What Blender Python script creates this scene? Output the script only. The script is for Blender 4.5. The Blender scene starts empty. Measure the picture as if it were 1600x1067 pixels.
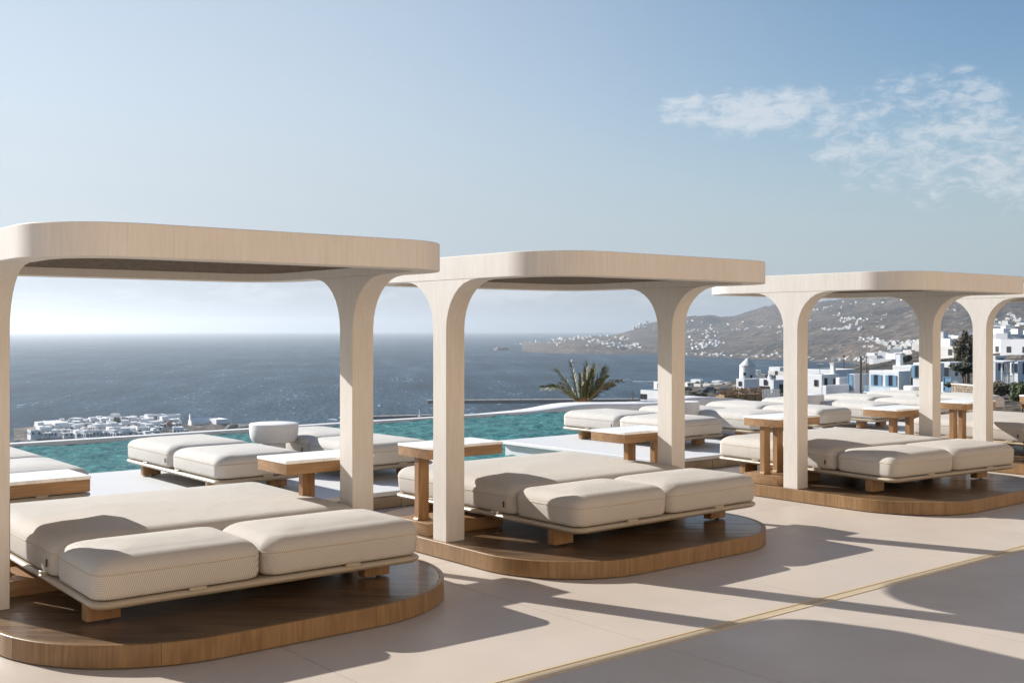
import bpy, bmesh, math, random
import numpy as np
from mathutils import Vector, Matrix, noise as mnoise
S = bpy.context.scene
COL = S.collection
R = math.radians
PI = math.pi
rnd = random.Random(7)

# ------------------------------------------------------------------ camera, sky, sun, exposure
AL, FPX, EYE, YH = .882, 1738.6, 1.75, 511.85
cam = bpy.data.objects.new('camera', bpy.data.cameras.new('camera'))
COL.objects.link(cam)
cam.location = (0, 0, EYE)
cam.rotation_euler = (R(90), 0, AL - PI / 2)
cam.data.lens = FPX / 1600 * 36
cam.data.shift_y = -(533.5 - YH) / 1600
cam.data.clip_start, cam.data.clip_end = .05, 120000
S.camera = cam

SUN_AZ, SUN_EL = R(20), R(26.6)          # azimuth measured from +Y towards -X
to_sun = Vector((-math.sin(SUN_AZ) * math.cos(SUN_EL), math.cos(SUN_AZ) * math.cos(SUN_EL), math.sin(SUN_EL)))
sun = bpy.data.objects.new('sun', bpy.data.lights.new('sun', 'SUN'))
COL.objects.link(sun)
sun.data.energy = 5.0
sun.data.angle = R(.5)
sun.data.color = (1, .975, .945)
sun.rotation_euler = (-to_sun).to_track_quat('-Z', 'Y').to_euler()

W = bpy.data.worlds.new('World')
S.world = W
W.use_nodes = True
wn, wl = W.node_tree.nodes, W.node_tree.links
wn.clear()
def wnode(t, **k):
    n = wn.new(t)
    for a, b in k.items(): setattr(n, a, b)
    return n
sky = wnode('ShaderNodeTexSky', sky_type='NISHITA', sun_disc=False, sun_elevation=SUN_EL, sun_rotation=-SUN_AZ,
            altitude=0, air_density=1.0, dust_density=.25, ozone_density=1.0)
hsv = wnode('ShaderNodeHueSaturation')
hsv.inputs['Saturation'].default_value = 1.22; hsv.inputs['Value'].default_value = 1.12
wl.new(sky.outputs[0], hsv.inputs['Color'])
tc = wnode('ShaderNodeTexCoord')
# clouds: a broken sheet of altocumulus low in the eastern sky, in sky-direction coordinates
def cam_dir(px, py):
    Fv = Vector((math.cos(AL), math.sin(AL), 0)); Rv = Vector((math.sin(AL), -math.cos(AL), 0))
    return (Fv + Rv * ((px - 800) / FPX) + Vector((0, 0, (YH - py) / FPX))).normalized()
def wmath(op, a, b=None, clamp=False):
    n = wnode('ShaderNodeMath', operation=op, use_clamp=clamp)
    for i, q in enumerate((a, b)):
        if q is None: continue
        if isinstance(q, (int, float)): n.inputs[i].default_value = q
        else: wl.new(q, n.inputs[i])
    return n.outputs[0]
def wmaprange(v, a, b, c=0., d=1., smooth=True):
    n = wnode('ShaderNodeMapRange', interpolation_type='SMOOTHSTEP' if smooth else 'LINEAR')
    wl.new(v, n.inputs['Value'])
    for k, q in zip(('From Min', 'From Max', 'To Min', 'To Max'), (a, b, c, d)): n.inputs[k].default_value = q
    return n.outputs['Result']
sep = wnode('ShaderNodeSeparateXYZ')
wl.new(tc.outputs['Generated'], sep.inputs[0])
# sky-plane coordinates (x/z, y/z): a flat cloud deck seen in perspective
el_safe = wmath('MAXIMUM', sep.outputs['Z'], .02)
cmb = wnode('ShaderNodeCombineXYZ')
wl.new(wmath('DIVIDE', sep.outputs['X'], wmath('ADD', el_safe, .12)), cmb.inputs[0])
wl.new(wmath('DIVIDE', sep.outputs['Y'], wmath('ADD', el_safe, .12)), cmb.inputs[1])
def wnoise(scale, detail, rough, vec, dist=0.):
    n = wnode('ShaderNodeTexNoise')
    n.inputs['Scale'].default_value = scale; n.inputs['Detail'].default_value = detail
    n.inputs['Roughness'].default_value = rough; n.inputs['Distortion'].default_value = dist
    wl.new(vec, n.inputs['Vector'])
    return n.outputs['Fac']
def blob(px, py, rad):                                   # soft patch of sky round one direction
    d = cam_dir(px, py)
    n = wnode('ShaderNodeVectorMath', operation='DISTANCE')
    wl.new(tc.outputs['Generated'], n.inputs[0]); n.inputs[1].default_value = d
    return wmaprange(n.outputs['Value'], rad * .25, rad, 1, 0)
patch = None
for px, py, rad in [(1050, 172, .022), (1090, 172, .028), (1130, 174, .033), (1180, 178, .036), (1230, 184, .038), (1285, 188, .04), (1340, 186, .04), (1400, 160, .036), (1450, 150, .038), (1500, 152, .036), (1540, 165, .03),
                    (1300, 225, .036), (1340, 248, .042), (1390, 258, .046), (1440, 205, .04), (1450, 268, .045), (1510, 225, .05), (1560, 245, .055), (1620, 255, .07), (1720, 245, .1), (1850, 290, .13)]:
    b = blob(px, py, rad)
    patch = b if patch is None else wmath('MAXIMUM', patch, b)
cs_ = wnode('ShaderNodeVectorMath', operation='MULTIPLY'); cs_.inputs[1].default_value = (1, 1, 2.3); wl.new(tc.outputs['Generated'], cs_.inputs[0])
big = wnoise(9., 5, .6, cs_.outputs[0], .5)
fine = wnoise(52., 9, .68, cs_.outputs[0], .6)
dens = wmath('ADD', wmath('MULTIPLY', big, .55), wmath('MULTIPLY', fine, .6))
dens = wmath('ADD', dens, wmath('MULTIPLY', patch, .2))
cl = wmath('MULTIPLY', wmaprange(dens, .64, .88), wmaprange(patch, .05, .6))
# low pale bank far out over the sea
low = wnoise(5., 7, .6, tc.outputs['Generated'], .2)
vsq = wnode('ShaderNodeVectorMath', operation='MULTIPLY'); vsq.inputs[1].default_value = (9, 9, 34)
wl.new(tc.outputs['Generated'], vsq.inputs[0])
lowf = wnoise(1.6, 7, .58, vsq.outputs[0], .3)
band = wmath('MULTIPLY', wmaprange(sep.outputs['Z'], .012, .03), wmaprange(sep.outputs['Z'], .046, .034))
lb = wmath('MULTIPLY', wmaprange(lowf, .46, .62), wmath('MULTIPLY', band, .55))
allc = wmath('MAXIMUM', wmath('MULTIPLY', cl, .6), lb)
# thin bright veil of sea haze: strongest at the horizon, reaching higher on the sun's side
hv = wnode('ShaderNodeVectorMath', operation='MULTIPLY'); hv.inputs[1].default_value = (1, 1, 0); wl.new(tc.outputs['Generated'], hv.inputs[0])
hn = wnode('ShaderNodeVectorMath', operation='NORMALIZE'); wl.new(hv.outputs[0], hn.inputs[0])
sdt = wnode('ShaderNodeVectorMath', operation='DOT_PRODUCT'); wl.new(hn.outputs[0], sdt.inputs[0]); sdt.inputs[1].default_value = (-math.sin(SUN_AZ), math.cos(SUN_AZ), 0)
sunward = sdt.outputs['Value']
kA = wmaprange(sunward, .06, .72, .05, 1.)
kE = wmaprange(sep.outputs['Z'], .05, .75, .9, .1, False)
kH = wmaprange(sep.outputs['Z'], .0, .22, .93, 0.)
kv = wmath('MULTIPLY', kA, kE, True)
vcol = wnode('ShaderNodeMixRGB'); wl.new(wmaprange(sunward, .1, .8, 0, 1, False), vcol.inputs[0])
vcol.inputs[1].default_value = (4.3, 5.0, 5.65, 1); vcol.inputs[2].default_value = (6.1, 6.6, 7.1, 1)
veil = wnode('ShaderNodeMixRGB'); wl.new(kv, veil.inputs[0]); wl.new(hsv.outputs[0], veil.inputs[1]); wl.new(vcol.outputs[0], veil.inputs[2])
hcol = wnode('ShaderNodeMixRGB'); wl.new(wmaprange(sunward, .1, .8, 0, 1, False), hcol.inputs[0])
hcol.inputs[1].default_value = (4.0, 4.75, 5.4, 1); hcol.inputs[2].default_value = (4.7, 5.3, 5.85, 1)
hzn = wnode('ShaderNodeMixRGB'); wl.new(kH, hzn.inputs[0]); wl.new(veil.outputs[0], hzn.inputs[1]); wl.new(hcol.outputs[0], hzn.inputs[2])
mixc = wnode('ShaderNodeMixRGB')
wl.new(allc, mixc.inputs[0]); wl.new(hzn.outputs[0], mixc.inputs[1]); mixc.inputs[2].default_value = (7.4, 7.6, 7.9, 1)
bg = wnode('ShaderNodeBackground'); bg.inputs['Strength'].default_value = .063
wl.new(mixc.outputs[0], bg.inputs['Color'])
wo = wnode('ShaderNodeOutputWorld'); wl.new(bg.outputs[0], wo.inputs[0])

vs = S.view_settings
vs.view_transform = 'Standard'; vs.look = 'None'; vs.gamma = 1; vs.use_curve_mapping = False
vs.exposure = .8
S.cycles.max_bounces = 8
S.cycles.volume_bounces = 0
S.cycles.use_denoising = True

# ------------------------------------------------------------------ materials
def mat(name, base=(.5, .5, .5), rough=.6, **k):
    m = bpy.data.materials.new(name); m.use_nodes = True
    b = m.node_tree.nodes['Principled BSDF']
    b.inputs['Base Color'].default_value = (*base, 1); b.inputs['Roughness'].default_value = rough
    for a, v in k.items(): b.inputs[a.replace('_', ' ')].default_value = v
    return m
class NT:
    def __init__(s, m):
        s.t = m.node_tree; s.n = s.t.nodes; s.l = s.t.links; s.b = s.n['Principled BSDF']
        s.tc = s.n.new('ShaderNodeTexCoord')
    def inp(s, n, i, v):
        if hasattr(v, 'is_output'): s.l.new(v, n.inputs[i])
        else: n.inputs[i].default_value = v
    def coords(s, scale=(1, 1, 1), rand=True, world=False):
        o = s.tc.outputs['Object']
        if world:
            o = s.n.new('ShaderNodeNewGeometry').outputs['Position']
        elif rand:
            oi = s.n.new('ShaderNodeObjectInfo'); v = s.n.new('ShaderNodeVectorMath'); v.operation = 'MULTIPLY_ADD'
            v.inputs[0].default_value = (13.7, 7.1, 5.3); s.l.new(oi.outputs['Random'], v.inputs[1]); s.l.new(o, v.inputs[2]); o = v.outputs[0]
        mp = s.n.new('ShaderNodeMapping'); mp.inputs['Scale'].default_value = scale; s.l.new(o, mp.inputs['Vector'])
        return mp.outputs[0]
    def noise(s, vec, scale, detail=4, rough=.55, dist=0., out='Fac'):
        n = s.n.new('ShaderNodeTexNoise'); s.l.new(vec, n.inputs['Vector'])
        n.inputs['Scale'].default_value = scale; n.inputs['Detail'].default_value = detail
        n.inputs['Roughness'].default_value = rough; n.inputs['Distortion'].default_value = dist
        return n.outputs[out]
    def math(s, op, a, b=0., clamp=False):
        n = s.n.new('ShaderNodeMath'); n.operation = op; n.use_clamp = clamp
        s.inp(n, 0, a); s.inp(n, 1, b); return n.outputs[0]
    def ramp(s, fac, stops):
        n = s.n.new('ShaderNodeValToRGB'); s.l.new(fac, n.inputs[0]); e = n.color_ramp.elements
        while len(e) < len(stops): e.new(.5)
        for q, (p, c) in zip(e, stops): q.position = p; q.color = (*c, 1) if len(c) == 3 else c
        return n.outputs[0]
    def mix(s, f, a, b, mode='MIX'):
        n = s.n.new('ShaderNodeMixRGB'); n.blend_type = mode
        s.inp(n, 0, f); s.inp(n, 1, a if hasattr(a, 'is_output') else (*a, 1)); s.inp(n, 2, b if hasattr(b, 'is_output') else (*b, 1)); return n.outputs[0]
    def bump(s, h, strength=.3, dist=.01):
        n = s.n.new('ShaderNodeBump'); n.inputs['Strength'].default_value = strength; n.inputs['Distance'].default_value = dist
        s.l.new(h, n.inputs['Height']); s.l.new(n.outputs[0], s.b.inputs['Normal'])
    def color(s, c): s.l.new(c, s.b.inputs['Base Color'])
    def rough(s, c): s.l.new(c, s.b.inputs['Roughness'])

def wood(name, dark, light, axis, rough=.5, ring=9., bump=.15, coat=0., contrast=1.):
    m = mat(name, light, rough, Coat_Weight=coat, Coat_Roughness=.08)
    t = NT(m)
    sc = [1, 1, 1]; sc[axis] = .07
    v = t.coords(tuple(sc))
    g = t.noise(v, 55, 6, .65)
    sc2 = [1, 1, 1]; sc2[axis] = .16
    v2 = t.coords(tuple(sc2))
    n2 = t.noise(v2, 2.6, 3, .5, .6)
    w = t.math('SINE', t.math('MULTIPLY', n2, ring * 6.28))
    f = t.math('ADD', t.math('MULTIPLY', g, .75), t.math('MULTIPLY', w, .13 * contrast))
    f = t.math('ADD', f, t.math('MULTIPLY', t.math('SUBTRACT', t.noise(t.coords((1, 1, 1)), 1.3, 3), .5), .35))
    fk = t.ramp(t.noise(t.coords(tuple(.3 if i == axis else 1. for i in range(3))), 16, 3, .6, 1.2), [(.66, (0,) * 3), (.74, (1,) * 3)])
    f = t.math('SUBTRACT', f, t.math('MULTIPLY', fk, .16 * min(1, contrast + .35)))
    t.color(t.ramp(f, [(.18, dark), (.62, light)]))
    t.bump(g, bump, .004)
    return m
M = {}
M['limed'] = wood('limed_ash', (.54, .495, .44), (.64, .605, .555), 2, .66, 4, .12, contrast=.25)
M['limed_flat'] = wood('limed_ash_soffit', (.54, .495, .44), (.64, .605, .555), 0, .66, 4, .12, contrast=.25)
M['oak_edge'] = wood('oak_edge_band', (.15, .08, .028), (.295, .172, .07), 2, .45, 9, .12, coat=.08, contrast=.45)
M['oak_top'] = wood('oak_plank', (.065, .035, .016), (.21, .128, .066), 0, .36, 9, .6, coat=.22, contrast=.8)
M['oak'] = wood('oak_table', (.19, .1, .04), (.36, .21, .095), 0, .45, 8, .12, contrast=.5)
M['oak_leg'] = wood('oak_leg', (.19, .095, .035), (.36, .2, .08), 2, .45, 8, .12, contrast=.5)
M['rail'] = mat('painted_rail', (.37, .305, .215), .36)
t = NT(M['rail']); t.bump(t.noise(t.coords(), 60, 3), .05, .002)
M['dark'] = mat('dark_gap', (.03, .025, .02), .7)
M['tag'] = mat('label_tag', (.05, .04, .035), .7)
M['foot'] = mat('rubber_foot', (.02, .02, .02), .6)

m = mat('woven_cushion', (.5, .45, .38), .9, Sheen_Weight=.04); M['cushion'] = m
t = NT(m); v = t.coords((1, 1, 1), rand=False)
sx = t.n.new('ShaderNodeSeparateXYZ'); t.l.new(v, sx.inputs[0])
K = 2 * PI / .0125
a = t.math('SINE', t.math('MULTIPLY', t.math('ADD', sx.outputs[0], t.math('MULTIPLY', sx.outputs[2], .5)), K))
b = t.math('SINE', t.math('MULTIPLY', t.math('ADD', sx.outputs[1], t.math('MULTIPLY', sx.outputs[2], .87)), K))
wv = t.math('MULTIPLY', t.math('MULTIPLY', a, b), .5)
wv = t.math('ADD', wv, .5)
big = t.noise(t.coords(), 3.5, 4)
col = t.ramp(wv, [(.1, (.25, .2, .145)), (.5, (.465, .43, .38)), (.9, (.555, .525, .475))])
col = t.mix(t.math('MULTIPLY', big, .25), col, (.56, .515, .445))
t.color(col)
wr = t.noise(t.coords((1, 1, 1)), 5, 3, .5, .5)
t.bump(t.math('ADD', t.math('MULTIPLY', wv, .3), t.math('MULTIPLY', wr, 2.2)), .5, .006)
m = mat('plain_terrace_cushion', (.55, .51, .45), .9, Sheen_Weight=.03); M['cushion2'] = m
t = NT(m); g = t.noise(t.coords(), 160, 2); wr = t.noise(t.coords(), 5, 3, .5, .6)
t.color(t.mix(g, (.485, .455, .405), (.58, .55, .50)))
t.bump(t.math('ADD', t.math('MULTIPLY', g, .3), t.math('MULTIPLY', wr, 2.6)), .5, .006)
M['piping'] = mat('cushion_piping', (.47, .40, .31), .85)

m = mat('marble', (.82, .81, .79), .28); M['marble'] = m
t = NT(m); v = t.coords()
n1 = t.noise(v, 4.5, 7, .6, 1.6)
vein = t.math('ABSOLUTE', t.math('SUBTRACT', n1, .5))
t.color(t.ramp(vein, [(.0, (.68, .675, .67)), (.02, (.8, .795, .785)), (.07, (.86, .85, .835))]))

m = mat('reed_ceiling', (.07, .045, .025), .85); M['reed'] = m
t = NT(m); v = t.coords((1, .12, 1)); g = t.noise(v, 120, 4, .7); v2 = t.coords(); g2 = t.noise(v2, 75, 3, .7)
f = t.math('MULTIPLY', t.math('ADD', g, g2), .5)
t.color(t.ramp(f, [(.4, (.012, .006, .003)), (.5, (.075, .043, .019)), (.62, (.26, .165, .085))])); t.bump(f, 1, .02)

def plaster(name, c, c2, sc=2.5, rough=.75, bump=.12, world=True):
    m = mat(name, c, rough); t = NT(m); v = t.coords(world=world)
    a = t.noise(v, sc, 6, .6, .4); f = t.noise(v, 45, 4, .6)
    col = t.mix(t.ramp(a, [(.3, (0, 0, 0)), (.7, (1, 1, 1))]), c, c2)
    col = t.mix(t.math('MULTIPLY', f, .12), col, tuple(q * .8 for q in c))
    t.color(col); t.bump(t.math('ADD', a, t.math('MULTIPLY', f, .4)), bump, .004)
    return m, t
M['deck'], t = plaster('polished_cement_deck', (.475, .405, .33), (.525, .452, .38), .9, .42, .04)
rg = t.noise(t.coords(world=True), 1.7, 5); t.rough(t.ramp(rg, [(.3, (.34,) * 3), (.7, (.52,) * 3)]))
sp = t.n.new('ShaderNodeTexVoronoi'); sp.inputs['Scale'].default_value = 5; t.l.new(t.coords(world=True), sp.inputs['Vector'])
prev = t.b.inputs['Base Color'].links[0].from_socket
t.color(t.mix(t.ramp(sp.outputs['Distance'], [(.012, (.55,) * 3), (.03, (0,) * 3)]), prev, (.2, .17, .14)))
prev = t.b.inputs['Base Color'].links[0].from_socket
oi = t.n.new('ShaderNodeObjectInfo')
t.color(t.mix(t.math('MULTIPLY', oi.outputs['Random'], .16), prev, (.40, .335, .27)))
prev = t.b.inputs['Base Color'].links[0].from_socket
stn = t.noise(t.coords(world=True), .55, 6, .68, .9); sp2 = t.noise(t.coords(world=True), 6.5, 5, .7)
t.color(t.mix(t.ramp(t.math('ADD', t.math('MULTIPLY', stn, .75), t.math('MULTIPLY', sp2, .25)), [(.5, (0,) * 3), (.68, (.28,) * 3)]), prev, (.36, .30, .24)))
M['joint'] = mat('dark_joint', (.14, .12, .105), .9)
M['facade'], _ = plaster('cream_bounce_render', (.60, .455, .315), (.65, .50, .35), 1., .85, .1)  # warm cream for the bounce off the added building front
M['white'], _ = plaster('white_terrace', (.585, .58, .57), (.62, .615, .605), 1.5, .6, .05)
M['plaster'], _ = plaster('white_plaster', (.64, .63, .61), (.70, .69, .675), 3, .8, .15)
M['house'], _ = plaster('limewash', (.74, .73, .72), (.82, .815, .805), .25, .85, .1)
M['house_warm'], _ = plaster('warm_limewash', (.64, .60, .55), (.72, .69, .64), .25, .85, .1)
M['stone'], t = plaster('stone_riser', (.25, .185, .12), (.36, .275, .19), 4, .8, .6)
M['drystone'], t = plaster('dry_stone', (.22, .17, .12), (.36, .29, .22), 2, .9, .6)
M['rock'], t = plaster('coast_rock', (.10, .085, .07), (.2, .175, .15), .12, .95, .5)
M['concrete'], _ = plaster('concrete', (.24, .225, .2), (.33, .31, .28), .4, .9, .3)
M['steel_tan'] = mat('bronze_drain', (.56, .45, .30), .5, Metallic=.2)
M['steel_dk'] = mat('drain_slot', (.05, .04, .03), .8)
M['pane'] = mat('window_pane', (.035, .04, .05), .15)
M['pane_soft'] = mat('dark_window', (.05, .045, .045), .4)  # evenly dark panes of the small cluster houses
M['blue'] = mat('blue_paint', (.16, .30, .42), .55)
M['bluelt'] = mat('pale_blue_paint', (.35, .5, .6), .55)
M['redroof'] = mat('red_dome', (.30, .12, .085), .8)
M['timber'] = mat('grey_timber', (.10, .08, .065), .85)
M['straw'], _ = plaster('straw_thatch', (.25, .15, .07), (.42, .28, .15), 3, .95, .8)
M['metal'] = mat('grey_metal', (.3, .3, .3), .4, Metallic=.8)
M['carpaint'] = mat('dark_car_paint', (.02, .022, .025), .25, Coat_Weight=.6)
M['boat'] = mat('white_gelcoat', (.8, .8, .8), .25)
M['foam'] = mat('foam', (.8, .82, .83), .9)
def foliage(name, c1, c2, c3):
    m = mat(name, c2, .6); t = NT(m)
    g = t.noise(t.coords(world=True), .9, 3); oi = t.noise(t.coords(world=True), 14, 2)
    f = t.math('ADD', t.math('MULTIPLY', g, .5), t.math('MULTIPLY', oi, .5))
    t.color(t.ramp(f, [(.35, c1), (.5, c2), (.66, c3)]))
    t.b.inputs['Subsurface Weight'].default_value = 0
    return m
M['leaf'] = foliage('leaf_green', (.025, .035, .012), (.05, .07, .022), (.09, .11, .035))
M['leafdk'] = foliage('leaf_dark', (.02, .024, .013), (.038, .043, .02), (.065, .065, .03))
M['leafdry'] = foliage('leaf_dry', (.05, .042, .022), (.09, .075, .04), (.13, .11, .06))
M['palm'] = foliage('palm_leaf', (.04, .046, .006), (.105, .1, .015), (.25, .19, .04))
M['palm_dry'] = foliage('palm_leaf_dry', (.12, .08, .03), (.2, .14, .06), (.27, .2, .09))
M['fibre'], _ = plaster('palm_fibre', (.16, .075, .03), (.27, .14, .06), 8, .9, 1.)
M['bark'], _ = plaster('bark', (.07, .05, .035), (.13, .1, .075), 6, .95, .8)

# open water: a dark body colour under a thin rough reflection
def water(name, body, refl, rough):
    m = mat(name, (.02, .05, .07), 1.); m.node_tree.nodes['Principled BSDF'].inputs['Specular IOR Level'].default_value = 0
    t = NT(m)
    gl = t.n.new('ShaderNodeBsdfGlossy'); gl.inputs['Roughness'].default_value = rough
    mx = t.n.new('ShaderNodeMixShader'); mx.inputs[0].default_value = refl
    t.l.new(t.b.outputs[0], mx.inputs[1]); t.l.new(gl.outputs[0], mx.inputs[2])
    t.l.new(mx.outputs[0], t.n['Material Output'].inputs['Surface'])
    return m, t, gl, mx
M['sea'], t, gl, mx = water('sea_water', None, .075, .45)
v = t.coords((1, 1, 1), world=True)
rt_ = t.n.new('ShaderNodeMapping'); rt_.inputs['Rotation'].default_value = (0, 0, -AL - .12); t.l.new(v, rt_.inputs['Vector'])
rot = t.n.new('ShaderNodeMapping'); rot.inputs['Scale'].default_value = (.34, 1.9, 1); t.l.new(rt_.outputs[0], rot.inputs['Vector']); vr = rot.outputs[0]
w1 = t.noise(vr, .014, 5, .62, .3); w2 = t.noise(vr, .17, 6, .7, .2); w3 = t.noise(v, .0035, 4, .55); w4 = t.noise(vr, .28, 4, .65)
chop = t.math('ADD', t.math('MULTIPLY', w1, .4), t.math('MULTIPLY', w2, .6))
body = t.ramp(t.math('ADD', chop, t.math('MULTIPLY', t.math('SUBTRACT', w3, .5), .25)), [(.38, (.005, .018, .032)), (.5, (.015, .046, .072)), (.62, (.048, .095, .132))])
capz = t.math('ADD', w2, t.math('MULTIPLY', t.math('SUBTRACT', w1, .5), .35))
cap = t.ramp(capz, [(.655, (0, 0, 0)), (.70, (1, 1, 1))])
t.color(t.mix(t.math('MULTIPLY', cap, .8), body, (.62, .68, .72)))
bn = t.n.new('ShaderNodeBump'); bn.inputs['Strength'].default_value = 1; bn.inputs['Distance'].default_value = 2.; t.l.new(t.math('ADD', w2, t.math('MULTIPLY', w4, .4)), bn.inputs['Height'])
t.l.new(bn.outputs[0], gl.inputs['Normal'])
# pool water
M['pool'], t, gl, mx = water('pool_water', None, .27, .08)
v = t.coords(world=True); n1 = t.noise(v, .8, 3); n2 = t.noise(v, 7, 4, .65, .8)
c = t.mix(n1, (.006, .07, .07), (.02, .15, .14)); c = t.mix(t.ramp(n2, [(.44, (0, 0, 0)), (.72, (.8, .8, .8))]), c, (.12, .38, .345))
t.color(c)
bn = t.n.new('ShaderNodeBump'); bn.inputs['Strength'].default_value = .7; bn.inputs['Distance'].default_value = .03; t.l.new(t.noise(v, 13, 5, .65, .5), bn.inputs['Height']); t.l.new(bn.outputs[0], gl.inputs['Normal'])
# terrain
m = mat('dry_scrub', (.14, .12, .09), .95); M['terrain'] = m
t = NT(m); v = t.coords(world=True)
a = t.noise(v, .0045, 6, .6, .4); b = t.noise(v, .028, 6, .72); c = t.noise(v, .0016, 4, .55)
d = t.noise(v, .06, 5, .75)
col = t.ramp(a, [(.3, (.045, .034, .022)), (.46, (.088, .059, .037)), (.58, (.135, .088, .056)), (.72, (.075, .054, .036))])
col = t.mix(t.ramp(b, [(.44, (0, 0, 0)), (.58, (.95, .95, .95))]), col, (.024, .025, .016))
col = t.mix(t.ramp(d, [(.56, (0, 0, 0)), (.66, (.85, .85, .85))]), col, (.40, .335, .27))
vo = t.n.new('ShaderNodeTexVoronoi'); vo.feature = 'DISTANCE_TO_EDGE'; vo.inputs['Scale'].default_value = .0085
dv = t.n.new('ShaderNodeVectorMath'); dv.operation = 'ADD'; t.l.new(v, dv.inputs[0])
nz = t.n.new('ShaderNodeTexNoise'); nz.inputs['Scale'].default_value = .01; t.l.new(v, nz.inputs['Vector'])
ms = t.n.new('ShaderNodeVectorMath'); ms.operation = 'SCALE'; ms.inputs['Scale'].default_value = 60; t.l.new(nz.outputs['Color'], ms.inputs[0]); t.l.new(ms.outputs[0], dv.inputs[1])
t.l.new(dv.outputs[0], vo.inputs['Vector'])
col = t.mix(t.ramp(vo.outputs['Distance'], [(.008, (.6,) * 3), (.03, (0,) * 3)]), col, (.19, .16, .125))
v3 = t.n.new('ShaderNodeTexVoronoi'); v3.inputs['Scale'].default_value = .075; t.l.new(dv.outputs[0], v3.inputs['Vector'])
col = t.mix(t.ramp(t.math('ADD', v3.outputs['Distance'], t.math('MULTIPLY', t.math('SUBTRACT', a, .5), .9)), [(.22, (.9,) * 3), (.36, (0,) * 3)]), col, (.02, .021, .013))
t.color(col); t.bump(t.math('ADD', b, t.math('MULTIPLY', d, .5)), 1., 9.)

# ------------------------------------------------------------------ helpers
def tag(o, label=None, cat=None, group=None, kind=None):
    if label: o['label'] = label
    if cat: o['category'] = cat
    if group: o['group'] = group
    if kind: o['kind'] = kind
    return o
def empty(name, loc=(0, 0, 0), rz=0, parent=None):
    o = bpy.data.objects.new(name, None); COL.objects.link(o); o.location = loc; o.rotation_euler = (0, 0, rz)
    o.empty_display_size = .1
    if parent: o.parent = parent
    return o
def mesh_obj(name, V, Fc, m, parent=None, smooth=35, loc=(0, 0, 0), rz=0):
    me = bpy.data.meshes.new(name); me.from_pydata([tuple(v) for v in V], [], Fc)
    bm = bmesh.new(); bm.from_mesh(me); bmesh.ops.recalc_face_normals(bm, faces=bm.faces); bm.to_mesh(me); bm.free()
    me.materials.append(M[m] if isinstance(m, str) else m)
    if smooth:
        me.polygons.foreach_set('use_smooth', [True] * len(me.polygons)); me.set_sharp_from_angle(angle=R(smooth))
    o = bpy.data.objects.new(name, me); COL.objects.link(o); o.location = loc; o.rotation_euler = (0, 0, rz)
    if parent: o.parent = parent
    return o
def link_copy(o, parent=None):
    c = o.copy(); COL.objects.link(c)
    if parent: c.parent = parent
    for ch in o.children: link_copy(ch, c)
    return c
class G:                                                     # gathers loose geometry for one mesh
    def __init__(s): s.V = []; s.F = []
    def add(s, V, F):
        k = len(s.V); s.V += [tuple(v) for v in V]; s.F += [tuple(i + k for i in f) for f in F]; return s
    def box(s, x0, x1, y0, y1, z0, z1, b=0.):
        if b <= 0:
            V = [(x, y, z) for z in (z0, z1) for y in (y0, y1) for x in (x0, x1)]
            return s.add(V, [(0, 2, 3, 1), (4, 5, 7, 6), (0, 1, 5, 4), (2, 6, 7, 3), (0, 4, 6, 2), (1, 3, 7, 5)])
        cx, cy = (x0 + x1) / 2, (y0 + y1) / 2
        hx, hy = (x1 - x0) / 2, (y1 - y0) / 2
        return s.slab(cx, cy, hx, hy, b, z0, z1, b, 2)
    def slab(s, cx, cy, hx, hy, r, z0, z1, ch=.004, n=6):
        rings = [ring(cx, cy, hx - ch, hy - ch, max(r - ch, .0005), z0, n), ring(cx, cy, hx, hy, r, z0 + ch, n),
                 ring(cx, cy, hx, hy, r, z1 - ch, n), ring(cx, cy, hx - ch, hy - ch, max(r - ch, .0005), z1, n)]
        return s.loft(rings)
    def loft(s, rings, cap=True, closed=False):
        n = len(rings[0]); V = [p for r_ in rings for p in r_]; F = []
        m_ = len(rings)
        for i in range(m_ if closed else m_ - 1):
            j = (i + 1) % m_
            for k in range(n):
                F.append((i * n + k, i * n + (k + 1) % n, j * n + (k + 1) % n, j * n + k))
        if cap and not closed: F += [tuple(range(n))[::-1], tuple(range((m_ - 1) * n, m_ * n))]
        return s.add(V, F)
    def tube(s, pts, r, n=8, r2=None, cap=True):
        pts = [Vector(p) for p in pts]; rings = []
        for i, p in enumerate(pts):
            d = (pts[min(i + 1, len(pts) - 1)] - pts[max(i - 1, 0)]).normalized()
            a = d.orthogonal().normalized() if abs(d.z) > .95 else d.cross(Vector((0, 0, 1))).normalized()
            b_ = d.cross(a)
            q = r if r2 is None else r + (r2 - r) * i / (len(pts) - 1)
            rings.append([p + a * q * math.cos(2 * PI * k / n) + b_ * q * math.sin(2 * PI * k / n) for k in range(n)])
        return s.loft(rings, cap)
    def lathe(s, prof, n=32, c=(0, 0, 0)):
        rings = [[(c[0] + max(r, .0005) * math.cos(2 * PI * k / n), c[1] + max(r, .0005) * math.sin(2 * PI * k / n), c[2] + z) for k in range(n)] for r, z in prof]
        return s.loft(rings)
    def obj(s, name, m, parent=None, **k): return mesh_obj(name, s.V, s.F, m, parent, **k)
def ring(cx, cy, hx, hy, r, z, n=8):
    out = []
    for sx, sy, a0 in ((-1, -1, PI), (1, -1, 1.5 * PI), (1, 1, 0), (-1, 1, .5 * PI)):
        for i in range(n):
            a = a0 + PI / 2 * i / (n - 1)
            out.append((cx + sx * (hx - r) + r * math.cos(a), cy + sy * (hy - r) + r * math.sin(a), z))
    return out
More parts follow.
